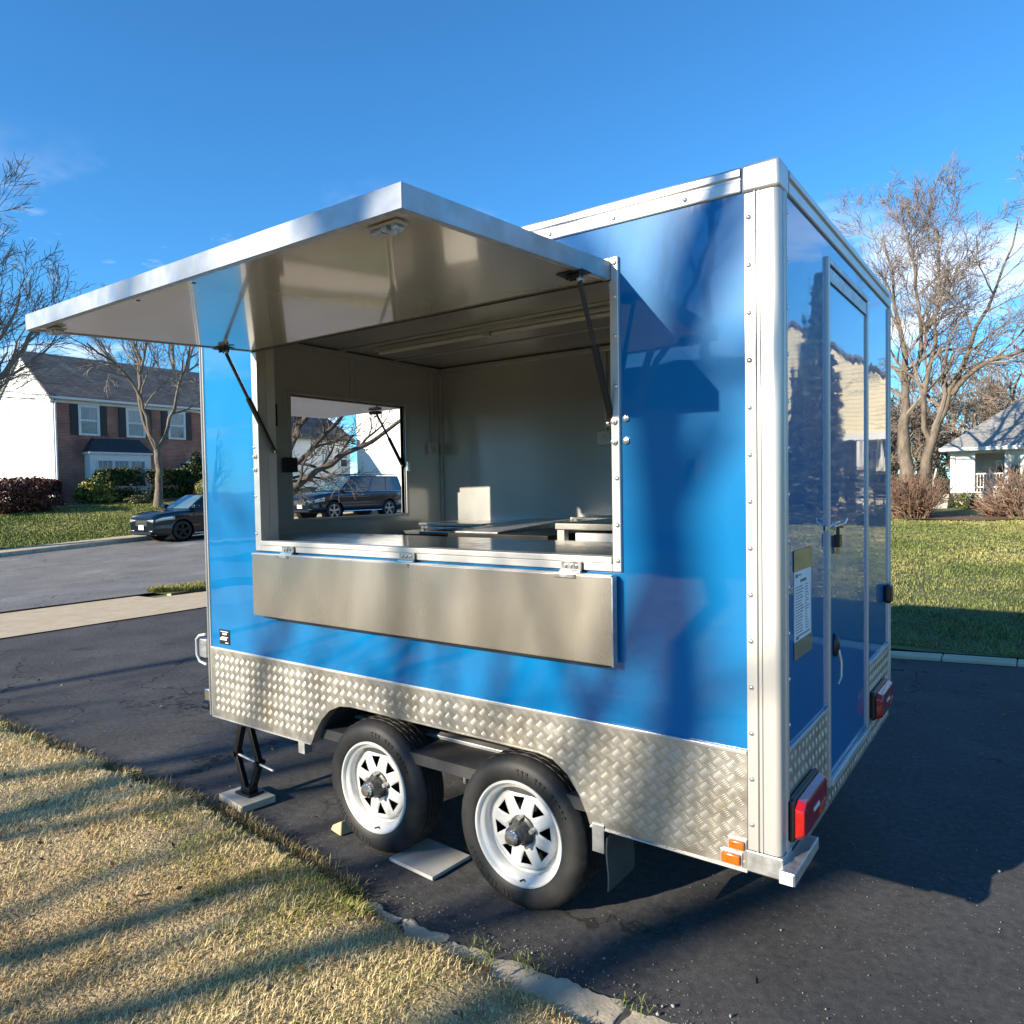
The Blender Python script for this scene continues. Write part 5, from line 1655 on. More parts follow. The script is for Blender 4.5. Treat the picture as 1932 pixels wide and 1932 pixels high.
class Tree:
    """bare deciduous tree: limbs given or grown, then split into finer and finer twigs"""
    def __init__(s, seed):
        s.r = random.Random(seed); s.br = []
    def limb(s, pts, rads, level):
        """refine a coarse limb with a little crookedness, in place"""
        P_, Q_ = [pts[0]], [rads[0]]
        for i in range(len(pts) - 1):
            d = pts[i + 1] - pts[i]
            for k in (1, 2, 3):
                q = pts[i] + d * (k / 3)
                if k < 3:
                    q = q + perp(d.normalized(), s.r) * d.length * .05
                P_.append(q); Q_.append(rads[i] + (rads[i + 1] - rads[i]) * k / 3)
        pts[:] = P_; rads[:] = Q_
        s.br.append((pts, rads, level))
    def grow(s, p, d, r0, ln, lev, P):
        r = s.r
        seg = max(2, min(6, int(ln / P['seg']) + 1))
        pts, rads = [p.copy()], [r0]
        q = p.copy(); dd = d.copy()
        tip = .35 if lev < P['lev'] else .5
        for i in range(seg):
            dd = (dd + perp(dd, r) * P['wig'] * r.random() + Vector((0, 0, 1)) * P['up'] * (1 - .15 * lev)).normalized()
            q = q + dd * (ln / seg)
            pts.append(q.copy()); rads.append(max(P['min'], r0 * (1 - (1 - tip) * (i + 1) / seg)))
        s.br.append((pts, rads, lev))
        if lev < P['lev']:
            s.split(pts, rads, ln, lev, P)
    def split(s, pts, rads, ln, lev, P, t0=.25):
        r = s.r
        n = P['n'][min(lev, len(P['n']) - 1)]
        for k in range(n):
            t = t0 + (1 - t0) * ((k + r.random() * .8) / n)
            f = t * (len(pts) - 1); i = min(int(f), len(pts) - 2); a = f - i
            p = pts[i].lerp(pts[i + 1], a)
            rr = rads[i] * (1 - a) + rads[i + 1] * a
            d = (pts[i + 1] - pts[i]).normalized()
            ang = R(r.uniform(*P['ang']))
            if k == n - 1:
                ang *= .35
            nd = (d * math.cos(ang) + perp(d, r) * math.sin(ang)).normalized()
            nl = ln * r.uniform(*P['len']) * (1.1 - .45 * t)
            s.grow(p, nd, max(P['min'], rr * r.uniform(.5, .72)), max(nl, P['seg'] * .6), lev + 1, P)
    def mesh(s, pick, sides):
        mb_ = MB()
        for pts, rads, lev in s.br:
            if pick(lev):
                mb_.tube(pts, rads, sides[min(lev, len(sides) - 1)], caps=False)
        return mb_
    def build(s, name, label, base, bark, twig, cut=2, group=None, sides=(10, 8, 5, 3, 3, 3, 3)):
        o = thing(name, label, 'tree', tuple(base), 0, group)
        s.mesh(lambda l: l < cut, sides).build('trunk', bark, o, smooth=60)
        s.mesh(lambda l: l >= cut, sides).build('crown', twig, o)
        return o

V3 = lambda *a: Vector(a)
def trunk_line(base, pts, r0, r1):
    P_ = [Vector(base)] + [Vector(p) for p in pts]
    n = len(P_)
    rad = [r0 + (r1 - r0) * i / (n - 1) for i in range(n)]
    rad[0] = r0 * 1.35
    return P_, rad

# ---- forked young tree in front of the brick house
bx_, by_ = -33.2, 16.05
zz = h1(bx_, by_)
t = Tree(5)
tp, tr = trunk_line((bx_, by_, zz - .1), [(bx_, by_ + .02, zz + .9), (bx_ + .05, by_ + .0, zz + 2.2), (bx_, by_ - .02, zz + 2.75)], .185, .15)
t.limb(tp, tr, 0)
PR = dict(seg=.45, wig=.42, up=.09, lev=5, n=(5, 6, 4, 4, 3), ang=(18, 48), len=(.50, .80), min=.008)
f0 = Vector((bx_, by_ - .02, zz + 2.7))
for (pts, r0) in (([(bx_ + .1, by_ - .45, zz + 3.9), (bx_ + .1, by_ - .7, zz + 5.0), (bx_, by_ - 1.5, zz + 6.3), (bx_, by_ - 3.0, zz + 7.3)], .10),
                  ([(bx_ - .2, by_ - .65, zz + 4.9), (bx_ - .3, by_ - .55, zz + 6.2), (bx_ - .4, by_ - .2, zz + 7.5), (bx_ - .3, by_ - .1, zz + 9.0)], .095),
                  ([(bx_ + .1, by_ + .5, zz + 3.8), (bx_ + .2, by_ + .9, zz + 5.2), (bx_ + .1, by_ + 1.5, zz + 6.8), (bx_, by_ + 1.9, zz + 8.3)], .10)):
    P_ = [f0] + [Vector(p) for p in pts]
    rad = [r0 * (1 - .14 * i) for i in range(len(P_))]
    t.limb(P_, rad, 1)
    t.split(P_, rad, 3.4, 1, PR, .35)
t.build('young_tree', 'pale forked bare tree in front of the brick house', (bx_, by_, zz), M['bark_pale'], M['twig'], 3)

# ---- big bare tree at the left edge of the picture
bx_, by_ = -27.4, 4.9
zz = h1(bx_, by_)
t = Tree(21)
tp, tr = trunk_line((bx_, by_, zz - .1), [(bx_, by_, zz + 1.5), (bx_ + .1, by_ + .1, zz + 3.0)], .34, .27)
t.limb(tp, tr, 0)
PR = dict(seg=.5, wig=.42, up=.06, lev=5, n=(5, 7, 5, 4, 4), ang=(16, 46), len=(.52, .84), min=.008)
f0 = tp[-1]
for k, (dx_, dy_, dz_, r0) in enumerate(((.3, 3.6, 4.6, .15), (.6, 2.4, 7.2, .17), (-.5, 1.0, 9.2, .18), (.4, -1.6, 8.6, .16), (.2, 3.2, 5.6, .11), (0, -3, 6, .13))):
    P_ = [f0] + [f0 + Vector((dx_ * a + rnd.uniform(-.15, .15), dy_ * a ** .8, dz_ * a ** 1.15)) for a in (.25, .5, .75, 1)]
    rad = [r0 * (1 - .16 * i) for i in range(5)]
    t.limb(P_, rad, 1)
    t.split(P_, rad, 4.2, 1, PR, .25)
t.build('tall_tree', 'tall fine-twigged bare tree rising at the left edge', (bx_, by_, zz), M['bark'], M['twig_grey'], 3)

# ---- bare tree behind the brick house roof
bx_, by_ = -47.5, 24.5
t = Tree(33)
tp, tr = trunk_line((bx_, by_, 1.0), [(bx_, by_, 4), (bx_ + .2, by_, 7)], .35, .25)
t.limb(tp, tr, 0)
PR2 = dict(seg=.7, wig=.4, up=.08, lev=4, n=(5, 6, 5, 5), ang=(16, 44), len=(.52, .84), min=.013)
for (dx_, dy_, dz_) in ((.4, 2.5, 7), (-.5, -2.6, 6.6), (1, .4, 8.2), (0, -4.4, 4.4), (0, 4.2, 4.6)):
    P_ = [tp[-1]] + [tp[-1] + Vector((dx_ * a, dy_ * a ** .8, dz_ * a ** 1.1)) for a in (.25, .5, .75, 1)]
    rad = [.18 * (1 - .16 * i) for i in range(5)]
    t.limb(P_, rad, 1); t.split(P_, rad, 4, 1, PR2, .25)
t.build('background_tree', 'bare tree top showing above the awning behind the brick house', (bx_, by_, 1.2), M['bark'], M['twig_grey'], 3)

# ---- big twin-stemmed tree at the right
by_ = 26.0
t = Tree(44)
PR = dict(seg=.45, wig=.45, up=.045, lev=5, n=(5, 12, 6, 5, 4), ang=(20, 55), len=(.46, .76), min=.0065)
zz = h1(-3, by_)
trA = [V3(-3.12, by_, zz - .1), V3(-3.12, by_, zz + 1.2), V3(-3.18, by_, zz + 2.7), V3(-3.15, by_ + .1, zz + 4.2), V3(-3.25, by_, zz + 6.2), V3(-3.5, by_, zz + 7.8), V3(-3.8, by_ - .2, zz + 9.6)]
rA = [.31, .24, .19, .12, .075, .045, .025]
t.limb(trA, rA, 0); t.split(trA, rA, 4.6, 1, PR, .40)
trB = [V3(-2.62, by_ + .1, zz - .1), V3(-2.63, by_ + .1, zz + 1.3), V3(-2.42, by_, zz + 2.3), V3(-1.95, by_, zz + 3.6), V3(-1.25, by_ - .1, zz + 5.6), V3(-.55, by_, zz + 7.4), V3(0.0, by_, zz + 9.3)]
rB = [.25, .20, .15, .095, .065, .04, .022]
t.limb(trB, rB, 0); t.split(trB, rB, 4.6, 1, PR, .36)
trC = [V3(-2.42, by_, zz + 2.3), V3(-2.55, by_ - .2, zz + 3.4), V3(-2.35, by_ - .3, zz + 5.2), V3(-2.1, by_ - .3, zz + 7.2), V3(-2.2, by_ - .2, zz + 9.6)]
rC = [.10, .085, .065, .045, .025]
t.limb(trC, rC, 1); t.split(trC, rC, 4.6, 1, PR, .3)
trD = [V3(-1.75, by_, zz + 4.1), V3(-1.0, by_ - .2, zz + 4.9), V3(.2, by_ - .3, zz + 5.3), V3(1.6, by_ - .3, zz + 6.3), V3(3.0, by_, zz + 7.8)]
rD = [.085, .07, .055, .04, .022]
t.limb(trD, rD, 1); t.split(trD, rD, 4.2, 1, PR, .25)
trE = [V3(-3.15, by_ + .1, zz + 4.2), V3(-2.7, by_ + .3, zz + 5.8), V3(-2.9, by_ + .4, zz + 8), V3(-3.1, by_ + .4, zz + 9.8)]
rE = [.085, .065, .045, .025]
t.limb(trE, rE, 1); t.split(trE, rE, 4.2, 1, PR, .25)
t.build('twin_stem_tree', 'large bare twin-stemmed tree on the lawn at the right', (-2.9, by_, zz), M['bark_pale'], M['twig'], 2)

# ---- spreading small tree seen through the front hatch
bx_, by_ = -12.9, 6.3
zz = h1(bx_, by_) + .03
t = Tree(52)
tp, tr = trunk_line((bx_ + .9, by_ - .15, zz - .1), [(bx_ + .85, by_ - .1, zz + .7), (bx_ + .8, by_ + .1, zz + 1.2)], .17, .13)
t.limb(tp, tr, 0)
PR3 = dict(seg=.25, wig=.55, up=.03, lev=5, n=(4, 6, 5, 4, 3), ang=(20, 55), len=(.48, .78), min=.005)
f0 = tp[-1]
for (pts, r0) in (([(.35, .35, .35), (.75, .80, .75), (1.25, 1.35, 1.25), (1.8, 2.0, 1.7), (2.2, 2.6, 2.2)], .085),
                  ([(.2, .40, .5), (.5, .8, 1.1), (.8, 1.3, 1.7), (1.0, 1.9, 2.4)], .07),
                  ([(.3, .25, .7), (.7, .55, 1.5), (1.0, .9, 2.4)], .08)):
    P_ = [f0] + [f0 + Vector(p) for p in pts]
    rad = [r0 * (1 - .13 * i) for i in range(len(P_))]
    t.limb(P_, rad, 1); t.split(P_, rad, 1.9, 1, PR3, .3)
wtree = t.build('street_tree', 'small dark spreading bare tree seen through the front hatch', (bx_ + .9, by_ - .15, zz), M['bark_dark'], M['bark_dark'], 3)

# ---- bare trees behind the camera: they dapple the lawn, the driveway and the blue side
def shade_tree(bx_, by_, seed, lab, fork, r0, limbs):
    t = Tree(seed)
    tp, tr = trunk_line((bx_, by_, -.05), [(bx_ + .03, by_, fork * .35), (bx_ - .04, by_ + .05, fork * .7), (bx_ + .02, by_ + .1, fork)], r0, r0 * .72)
    t.limb(tp, tr, 0)
    PR4 = dict(seg=.5, wig=.42, up=.05, lev=4, n=(5, 4, 3, 3), ang=(18, 48), len=(.5, .82), min=.007)
    for (dx_, dy_, dz_, r_) in limbs:
        P_ = [tp[-1]] + [tp[-1] + Vector((dx_ * a, dy_ * a ** .8, dz_ * a ** 1.15)) for a in (.25, .5, .75, 1)]
        rad = [r_ * (1 - .16 * i) for i in range(5)]
        t.limb(P_, rad, 1); t.split(P_, rad, 3.2, 1, PR4, .3)
    t.build('shade_tree', lab, (bx_, by_, 0), M['bark'], M['twig'], 3)
shade_tree(-7.25, -18.8, 61, 'tall bare tree behind the viewer, its trunk shading the blue side', 9.6, .17,
           ((1.3, .5, 3.0, .10), (-1.9, .5, 2.4, .09), (.2, -1.0, 4.0, .10), (-.9, 1.2, 3.0, .08), (2.2, -.4, 1.6, .07)))
shade_tree(-7.6, -14.5, 62, 'bare tree behind the viewer shading the hatch side of the driveway', 3.6, .24,
           ((2.4, .6, 4.0, .12), (-2.2, .8, 4.4, .11), (.5, -1.2, 5.4, .12)))
shade_tree(-11.2, -17.5, 67, 'bare tree behind the viewer shading the dry lawn', 3.6, .36,
           ((2.8, .6, 4.8, .13), (-2.6, .8, 5.0, .13), (.6, -1.5, 6.4, .14)))

# ---- woodland mass behind the bungalow
wd_ = Tree(71)
PRW = dict(seg=.9, wig=.4, up=.08, lev=3, n=(8, 8, 6), ang=(20, 58), len=(.42, .68), min=.016)
for k in range(56):
    x = -9 + k * .34 + rnd.uniform(-.4, .4); y = rnd.uniform(44, 54); hh = rnd.uniform(5.0, 8.0)
    z0 = h1(x, y) - .1
    P_ = [V3(x, y, z0), V3(x + rnd.uniform(-.2, .2), y, z0 + hh * .3), V3(x + rnd.uniform(-.4, .4), y, z0 + hh * .6), V3(x + rnd.uniform(-.6, .6), y, z0 + hh * .85)]
    rad = [.20, .16, .11, .05]
    wd_.limb(P_, rad, 0); wd_.split(P_, rad, hh * .55, 0, PRW, .12)
w_ = wd_.mesh(lambda l: True, (6, 4, 3, 3)).build('bare_woodland', M['twig'])
tag(w_, 'brown mass of bare woodland behind the bungalow', 'woodland', kind='stuff')
# distant woodland ring on the horizon
wd2 = Tree(73)
PRW2 = dict(seg=2.0, wig=.35, up=.1, lev=2, n=(6, 6), ang=(18, 50), len=(.45, .65), min=.05)
for k in range(110):
    a = 2 * math.pi * k / 110 + rnd.uniform(-.02, .02)
    d_ = rnd.uniform(85, 110)
    x, y = d_ * math.sin(a), d_ * math.cos(a)
    hh = rnd.uniform(7, 11)
    z0 = h1(x, y) - .1
    P_ = [V3(x, y, z0), V3(x, y, z0 + hh * .4), V3(x + rnd.uniform(-.6, .6), y, z0 + hh * .85)]
    rad = [.3, .2, .08]
    wd2.limb(P_, rad, 0); wd2.split(P_, rad, hh * .6, 0, PRW2, .1)
w_ = wd2.mesh(lambda l: True, (5, 3, 3)).build('distant_woodland', M['twig_grey'])
tag(w_, 'distant line of bare trees on the horizon', 'woodland', kind='stuff')

# ---- foliage masses from small leaf faces
def leaf_mesh(pts, nrm, size, cols, name, parent, seed):
    g = np.random.default_rng(seed)
    n = len(pts)
    a = g.normal(size=(n, 3)); a += nrm * .9
    a /= np.linalg.norm(a, axis=1)[:, None]
    b = np.cross(a, g.normal(size=(n, 3))); b /= np.linalg.norm(b, axis=1)[:, None] + 1e-9
    c = np.cross(a, b)
    s = size * g.uniform(.6, 1.3, n)[:, None]
    v = np.stack([pts - b * s, pts + c * s * .5, pts + b * s, pts - c * s * .5], 1).reshape(-1, 3)
    f = np.arange(n * 4).reshape(-1, 4)
    return bulk(name, v, f, M['leaf'], parent, np.repeat(cols, 4, 0))
def palette(n, cols, w, seed, jit=.25):
    g = np.random.default_rng(seed)
    c = np.array(cols)[g.choice(len(cols), n, p=np.array(w) / sum(w))]
    return np.clip(c * (1 + jit * g.normal(size=(n, 1))), .003, 1)
def blob_points(n, c, r, seed, box=0., lump=.16, shell=.45):
    """points in the outer shell of a lumpy ellipsoid (box > 0 squares it up)"""
    g = np.random.default_rng(seed)
    d = g.normal(size=(n, 3)); d /= np.linalg.norm(d, axis=1)[:, None]
    e = np.abs(d) ** (1 - .8 * box) * np.sign(d)
    if box:
        e /= np.maximum(np.max(np.abs(e), 1), 1e-6)[:, None] * box + np.linalg.norm(e, axis=1)[:, None] * (1 - box)
    lum = 1 + lump * (np.sin(d[:, 0] * 7 + seed) * np.cos(d[:, 1] * 6 + seed * 2) + np.sin(d[:, 2] * 8 + d[:, 0] * 5))
    rad = 1 - shell * g.random(n) ** 2
    p = e * (lum * rad)[:, None] * np.array(r) + np.array(c)
    return p, d
def shrub(name, label, c, r, n, size, cols, w, seed, box=0., group=None, stems=5, twig=M['bark_dark'], lump=.16, cat='shrub'):
    z0 = h1(c[0], c[1])
    o = thing(name, label, cat, (c[0], c[1], z0), 0, group)
    p, d = blob_points(n, (c[0], c[1], z0 + c[2]), r, seed, box, lump)
    k = p[:, 2] > z0 + .03
    p, d = p[k], d[k]
    leaf_mesh(p, d, size, palette(len(p), cols, w, seed), 'foliage', o, seed)
    rr = random.Random(seed)
    t = Tree(seed)
    for i in range(stems):
        a = rr.uniform(0, 6.28)
        p0 = V3(c[0] + .1 * math.cos(a), c[1] + .1 * math.sin(a), z0 - .05)
        p1 = V3(c[0] + r[0] * .55 * math.cos(a), c[1] + r[1] * .55 * math.sin(a), z0 + c[2] + r[2] * .3)
        t.limb([p0, p0.lerp(p1, .5) + V3(0, 0, .05), p1], [.03, .022, .01], 0)
    t.mesh(lambda l: True, (5,)).build('stems', twig, o)
    return o
GR = [(.035, .055, .014), (.06, .085, .022), (.12, .14, .035), (.02, .03, .010)]
shrub('clipped_hedge', 'long clipped dark green hedge below the brick house bay window', (-36.4, 17.05, .72), (.75, 2.35, .92), 20000, .075, GR, (4, 3, 2, 3), 3, .75, stems=8, lump=.03, cat='hedge')
shrub('loose_shrub', 'yellow-green loose shrub at the brick house corner', (-36.2, 14.6, .50), (.8, .85, .72), 6500, .08, [(.16, .17, .035), (.24, .24, .06), (.07, .09, .02)], (3, 2, 3), 4)
shrub('dark_shrub', 'tall dark evergreen shrub beside the brick house door', (-35.9, 19.75, .95), (.8, .85, 1.15), 7000, .085, [(.02, .035, .012), (.04, .06, .018), (.09, .10, .03)], (4, 3, 1), 5)
shrub('round_shrub', 'rounded olive topiary shrub right of the young tree', (-33.4, 19.0, .70), (.75, .95, .60), 3800, .06, [(.10, .105, .025), (.16, .155, .04), (.05, .06, .016)], (3, 3, 2), 6, .15, lump=.05)
shrub('red_hedge', 'dark red-brown clipped hedge along the white gable', (-37.4, 12.55, .55), (1.6, .62, .80), 11000, .075, [(.06, .016, .012), (.10, .03, .02), (.035, .012, .010)], (3, 3, 2), 7, .6, lump=.05, cat='hedge')
shrub('red_shrub', 'loose maroon twiggy shrub at the left edge of the street lawn', (-35.2, 10.7, .62), (1.3, 1.5, .85), 9000, .075, [(.085, .025, .018), (.13, .05, .03), (.04, .014, .012)], (3, 3, 2), 8, .3)
shrub('low_shrub', 'small pale tuft of plants in front of the clipped hedge', (-34.9, 16.0, .18), (.35, .6, .26), 900, .06, [(.22, .19, .08), (.10, .10, .03)], (2, 2), 9, stems=3)

# twiggy bushes by the bungalow: stems and twigs only
def twig_bush(name, label, x, y, w, hgt, n, seed, mat, leafcols=None, group=None):
    z0 = h1(x, y)
    o = thing(name, label, 'bush', (x, y, z0), 0, group)
    t = Tree(seed)
    PB = dict(seg=.22, wig=.4, up=.08, lev=2, n=(5, 4), ang=(15, 45), len=(.45, .7), min=.007)
    rr = random.Random(seed)
    for i in range(n):
        a = rr.uniform(0, 6.28); q = rr.random() ** .5
        p = V3(x + .35 * w * q * math.cos(a), y + .35 * w * q * math.sin(a), z0 - .03)
        d = V3(math.cos(a) * q * .8, math.sin(a) * q * .8, 1).normalized()
        t.grow(p, d, .016, hgt * rr.uniform(.7, 1.05), 0, PB)
    t.mesh(lambda l: True, (4, 3, 3)).build('twigs', mat, o)
    if leafcols:
        p, d = blob_points(1500, (x, y, z0 + hgt * .42), (w * .5, w * .5, hgt * .5), seed, 0, .2, .9)
        k = p[:, 2] > z0 + .03
        leaf_mesh(p[k], d[k], .05, palette(k.sum(), leafcols, [1] * len(leafcols), seed), 'leaves', o, seed)
    return o
BR = [(.15, .07, .035), (.22, .11, .05), (.09, .05, .03)]
M['bush_twig'] = pm('bush_twigs', (.24, .155, .105), .8, 0, .3, 6)
twig_bush('twiggy_bush', 'tangled brown bush just right of the trailer rear', -3.25, 25.6, 1.7, 1.35, 85, 81, M['bush_twig'], BR, 'brown bushes by the bungalow')
twig_bush('twiggy_bush', 'dark brown bush at the foot of the twin-stemmed tree', -2.75, 25.0, 1.1, 1.15, 60, 82, M['bush_twig'], BR, 'brown bushes by the bungalow')
twig_bush('twiggy_bush', 'tall reddish bush in front of the bungalow window', .50, 25.6, 1.7, 1.35, 80, 83, M['bush_twig'], None, 'brown bushes by the bungalow')
twig_bush('twiggy_bush', 'low sparse bush between porch steps and reddish bush', -.45, 26.0, .8, .7, 40, 84, M['bush_twig'], BR, 'brown bushes by the bungalow')
twig_bush('twiggy_bush', 'brown bush beyond the right edge of the picture', 2.1, 26.0, 1.9, 1.5, 70, 85, M['bush_twig'], BR, 'brown bushes by the bungalow')
shrub('evergreen_shrub', 'small green shrub at the bungalow stone base', (-1.75, 31.2, .3), (.5, .4, .35), 900, .05, [(.12, .14, .03), (.05, .07, .02)], (1, 1), 86, stems=3)
shrub('dark_evergreen', 'dark evergreen bush left of the bungalow wall', (-3.0, 33.2, .8), (.55, .6, .95), 2600, .06, [(.012, .022, .010), (.02, .035, .014)], (1, 1), 87, stems=4)
sheet('mulch_bed', np.arange(-6, 3.4, .4), np.arange(24.5, 27.2, .3), lambda x, y: H(x, y) + .06 + .04 * vnoise(x, y, 2, 3), M['mulch'],
      warp=lambda x, y: (x, y + .5 * np.sin(x * .9)))
sheet('mulch_bed', np.arange(-38.4, -34.4, .4), np.arange(9.6, 22, .5), lambda x, y: H(x, y) + .07 + .05 * vnoise(x, y, 2, 3), M['mulch'],
      warp=lambda x, y: (np.where(x > -34.6, x + .5 * np.sin(y * 1.1), x), y))

shrub('boundary_hedge', 'dark evergreen hedge before the cream house, mirrored in the rear door', (4.4, 22.0, .75), (2.6, .7, 1.0), 9000, .07, [(.014, .026, .011), (.028, .042, .016)], (1, 1), 88, .6, stems=6, lump=.05, cat='hedge')
# ---- spruces standing before the cream house, mirrored in the rear door
def spruce(x, y, hgt, rad, seed, lab):
    z0 = h1(x, y)
    o = thing('spruce', lab, 'tree', (x, y, z0), 0, 'spruces before the cream house')
    MB().tube([(x, y, z0 - .1), (x, y, z0 + hgt * .95)], [.25, .03], 8).build('trunk', M['bark_dark'], o, smooth=60)
    g = np.random.default_rng(seed)
    n = 12000
    t = g.random(n) ** .8
    layer = np.floor(t * 16) / 16
    r_ = rad * (1 - t) * (.55 + .45 * (1 - (t - layer) * 16)) * np.sqrt(g.random(n))
    a = g.uniform(0, 2 * math.pi, n)
    r_ *= 1 + .18 * np.sin(a * 5 + layer * 40)
    p = np.stack([x + r_ * np.cos(a), y + r_ * np.sin(a), z0 + .6 + t * (hgt - .6) - r_ * .25], 1)
    d = np.stack([np.cos(a), np.sin(a), .3 + 0 * a], 1)
    leaf_mesh(p, d, .16, palette(n, [(.012, .026, .014), (.022, .04, .02), (.04, .06, .028)], (3, 3, 1), seed), 'crown', o, seed)
for k, (x, y, hh, rr_) in enumerate(((5.9, 25.4, 8.6, 1.6), (7.6, 23.4, 9.6, 2.1), (9.9, 25, 10.5, 2.4), (12.6, 24, 10.8, 2.4))):
    spruce(x, y, hh, rr_, 90 + k, 'dark conical spruce before the cream house, %s of four' % ('leftmost', 'second', 'third', 'rightmost')[k])

# ================================================================== grass
def blades(name, label, x, y, z, hgt, wid, cols, seed, lean=(.3, 1.2), kind='stuff'):
    g = np.random.default_rng(seed)
    n = len(x)
    az = g.uniform(0, 2 * math.pi, n)
    ln_ = g.uniform(*lean, n)
    d = np.stack([np.cos(az), np.sin(az)], 1)
    wv = np.stack([-d[:, 1], d[:, 0]], 1) * wid[:, None] * .5
    b = np.stack([x, y], 1)
    up1 = hgt * np.cos(ln_ * .55) * .55; o1 = hgt * np.sin(ln_ * .55) * .55
    up2 = up1 + hgt * np.cos(ln_) * .45 * .9; o2 = o1 + hgt * np.sin(ln_) * .45
    v = np.zeros((n, 5, 3), np.float32)
    v[:, 0, :2] = b - wv; v[:, 1, :2] = b + wv
    v[:, 2, :2] = b + wv * .8 + d * o1[:, None]; v[:, 3, :2] = b - wv * .8 + d * o1[:, None]
    v[:, 4, :2] = b + d * o2[:, None]
    v[:, 0, 2] = z - .005; v[:, 1, 2] = z - .005; v[:, 2, 2] = z + up1; v[:, 3, 2] = z + up1; v[:, 4, 2] = z + up2
    i = np.arange(n)[:, None] * 5
    q = i + np.array([[0, 1, 2, 3]]); t_ = i + np.array([[3, 2, 4]])
    o = bulk(name, v.reshape(-1, 3), q, M['grass'], None, np.repeat(cols, 5, 0), tri=t_)
    tag(o, label, 'grass', kind=kind)
    return o
def mixcol(f, a, b):
    return np.array(a)[None] * (1 - f[:, None]) + np.array(b)[None] * f[:, None]

# near lawn, dry and matted: denser close to the camera
g = np.random.default_rng(101)
n = 420000
x = np.where(g.random(n) < .75, g.uniform(-6, 1.6, n), g.uniform(-9.3, 3.5, n)); y = edge_y(x) + .03 * g.normal(size=n) * .5 - np.where(g.random(n) < .8, g.random(n) ** 1.2 * 2.6, g.random(n) * 6)
dc = np.hypot(x - .68, y + 2.39)
keep = g.random(n) < np.clip(2.6 / np.maximum(dc, .6), .12, 1) * np.clip(.25 + 1.5 * vnoise(x, y, 3.3, 77) * (.4 + .9 * vnoise(x, y, 11, 78)), .1, 1)
kx = (x < -1.6) | (y < edge_y(x) - .0) | (g.random(n) < .3)
k = keep & kx
x, y, dc = x[k], y[k], dc[k]
zl = .022 + .035 * vnoise(x, y, 1.6, 8) + .018 * vnoise(x, y, 6, 9) - .05 * sstep(.12, 0, edge_y(x) - y)
near_edge = np.exp(-((edge_y(x) - y) / .28) ** 2) * (x < -1.5)
green = np.clip(vnoise(x, y, 1.5, 14) * 1.5 - 1.1 + near_edge * .8 * vnoise(x, y, 2.2, 15) + (vnoise(x, y, 5, 16) - .5) * .9, 0, 1)
straw = mixcol(g.random(len(x)), (.68, .51, .22), (.88, .72, .40))
brown = mixcol(g.random(len(x)), (.46, .31, .13), (.62, .45, .21))
bf = np.clip(vnoise(x, y, 3.1, 18) * 1.3 + vnoise(x, y, .9, 19) * 1.2 - 1.0, 0, 1)
col = straw * (1 - bf[:, None]) + brown * bf[:, None]
grn = mixcol(g.random(len(x)), (.22, .23, .045), (.42, .40, .10))
pick = g.random(len(x)) < green
col[pick] = grn[pick]
pv_ = .28 + .62 * vnoise(x, y, 4.5, 71)
tuft = 1 + 1.1 * (vnoise(x, y, 7, 79) > .80)
hb = tuft * pv_ * np.where(pick, g.uniform(.02, .05, len(x)), g.uniform(.016, .058, len(x))) * (1 + .5 * near_edge)
blades('dry_grass', 'dry straw-coloured lawn grass beside the driveway', x, y, zl, hb, g.uniform(.0014, .0028, len(x)) * (1 + .16 * dc), col, 102, (1.0, 1.78))
# weeds in the cracks along the edging
cs_ = [(-1.55, -.44, .05, 90), (-1.02, -.28, .035, 40), (-.82, -.255, .05, 50), (-.42, -.235, .04, 25), (-1.35, -.56, .06, 150), (-1.75, -.30, .05, 80), (-.98, -.36, .04, 60), (.05, -.23, .05, 70)]
X_, Y_ = [], []
for (a, b, s_, m_) in cs_:
    X_.append(g.normal(a, s_, m_)); Y_.append(g.normal(b, s_ * .5, m_))
X_, Y_ = np.concatenate(X_), np.concatenate(Y_)
blades('edge_weeds', 'green weed tufts along the concrete edging', X_, Y_, np.full(len(X_), .012), g.uniform(.018, .05, len(X_)), g.uniform(.0025, .0045, len(X_)),
       mixcol(g.random(len(X_)), (.10, .14, .03), (.30, .29, .08)), 103, (.6, 1.6))
# fringe hanging over the asphalt edge
m_ = 7000
x = g.uniform(-8, -1.7, m_); y = edge_y(x) + g.normal(0, .018, m_) + .02
blades('edge_fringe', 'straggling fringe of dead grass at the asphalt edge', x, y, np.full(m_, .003), g.uniform(.025, .075, m_), g.uniform(.002, .004, m_) * 1.3,
       mixcol(g.random(m_), (.10, .075, .04), (.36, .29, .13)), 104, (.5, 1.6))
# right lawn
n = 170000
t_ = g.random(n) ** 1.7
y = 6.15 + t_ * 20; x = g.uniform(-7, 6, n)
keep = (x > -6 - .0 * y) & (y > np.interp(x, [-9, -.5, 0, .6, 4, 24], [5.95, 5.95, 6.03, 6.13, 6.55, 7.2]))
x, y = x[keep], y[keep]
f = np.clip(vnoise(x, y, .55, 24) * 1.3 - .25 + (vnoise(x, y, 2.4, 25) - .5) * .6 + sstep(20, 26, y) * .6, 0, 1)
col = mixcol(f, (.13, .16, .042), (.32, .30, .11)) * (1 + .25 * g.normal(size=(len(x), 1)))
blades('right_lawn_grass', 'green lawn grass beyond the driveway at the right', x, y, H(x, y) + .02 + .03 * vnoise(x, y, .6, 4), g.uniform(.02, .06, len(x)) * (.4 + 1.1 * vnoise(x, y, 1.7, 72)), .006 + .0016 * (y - 5), np.clip(col, .01, 1), 105, (.3, 1.2))
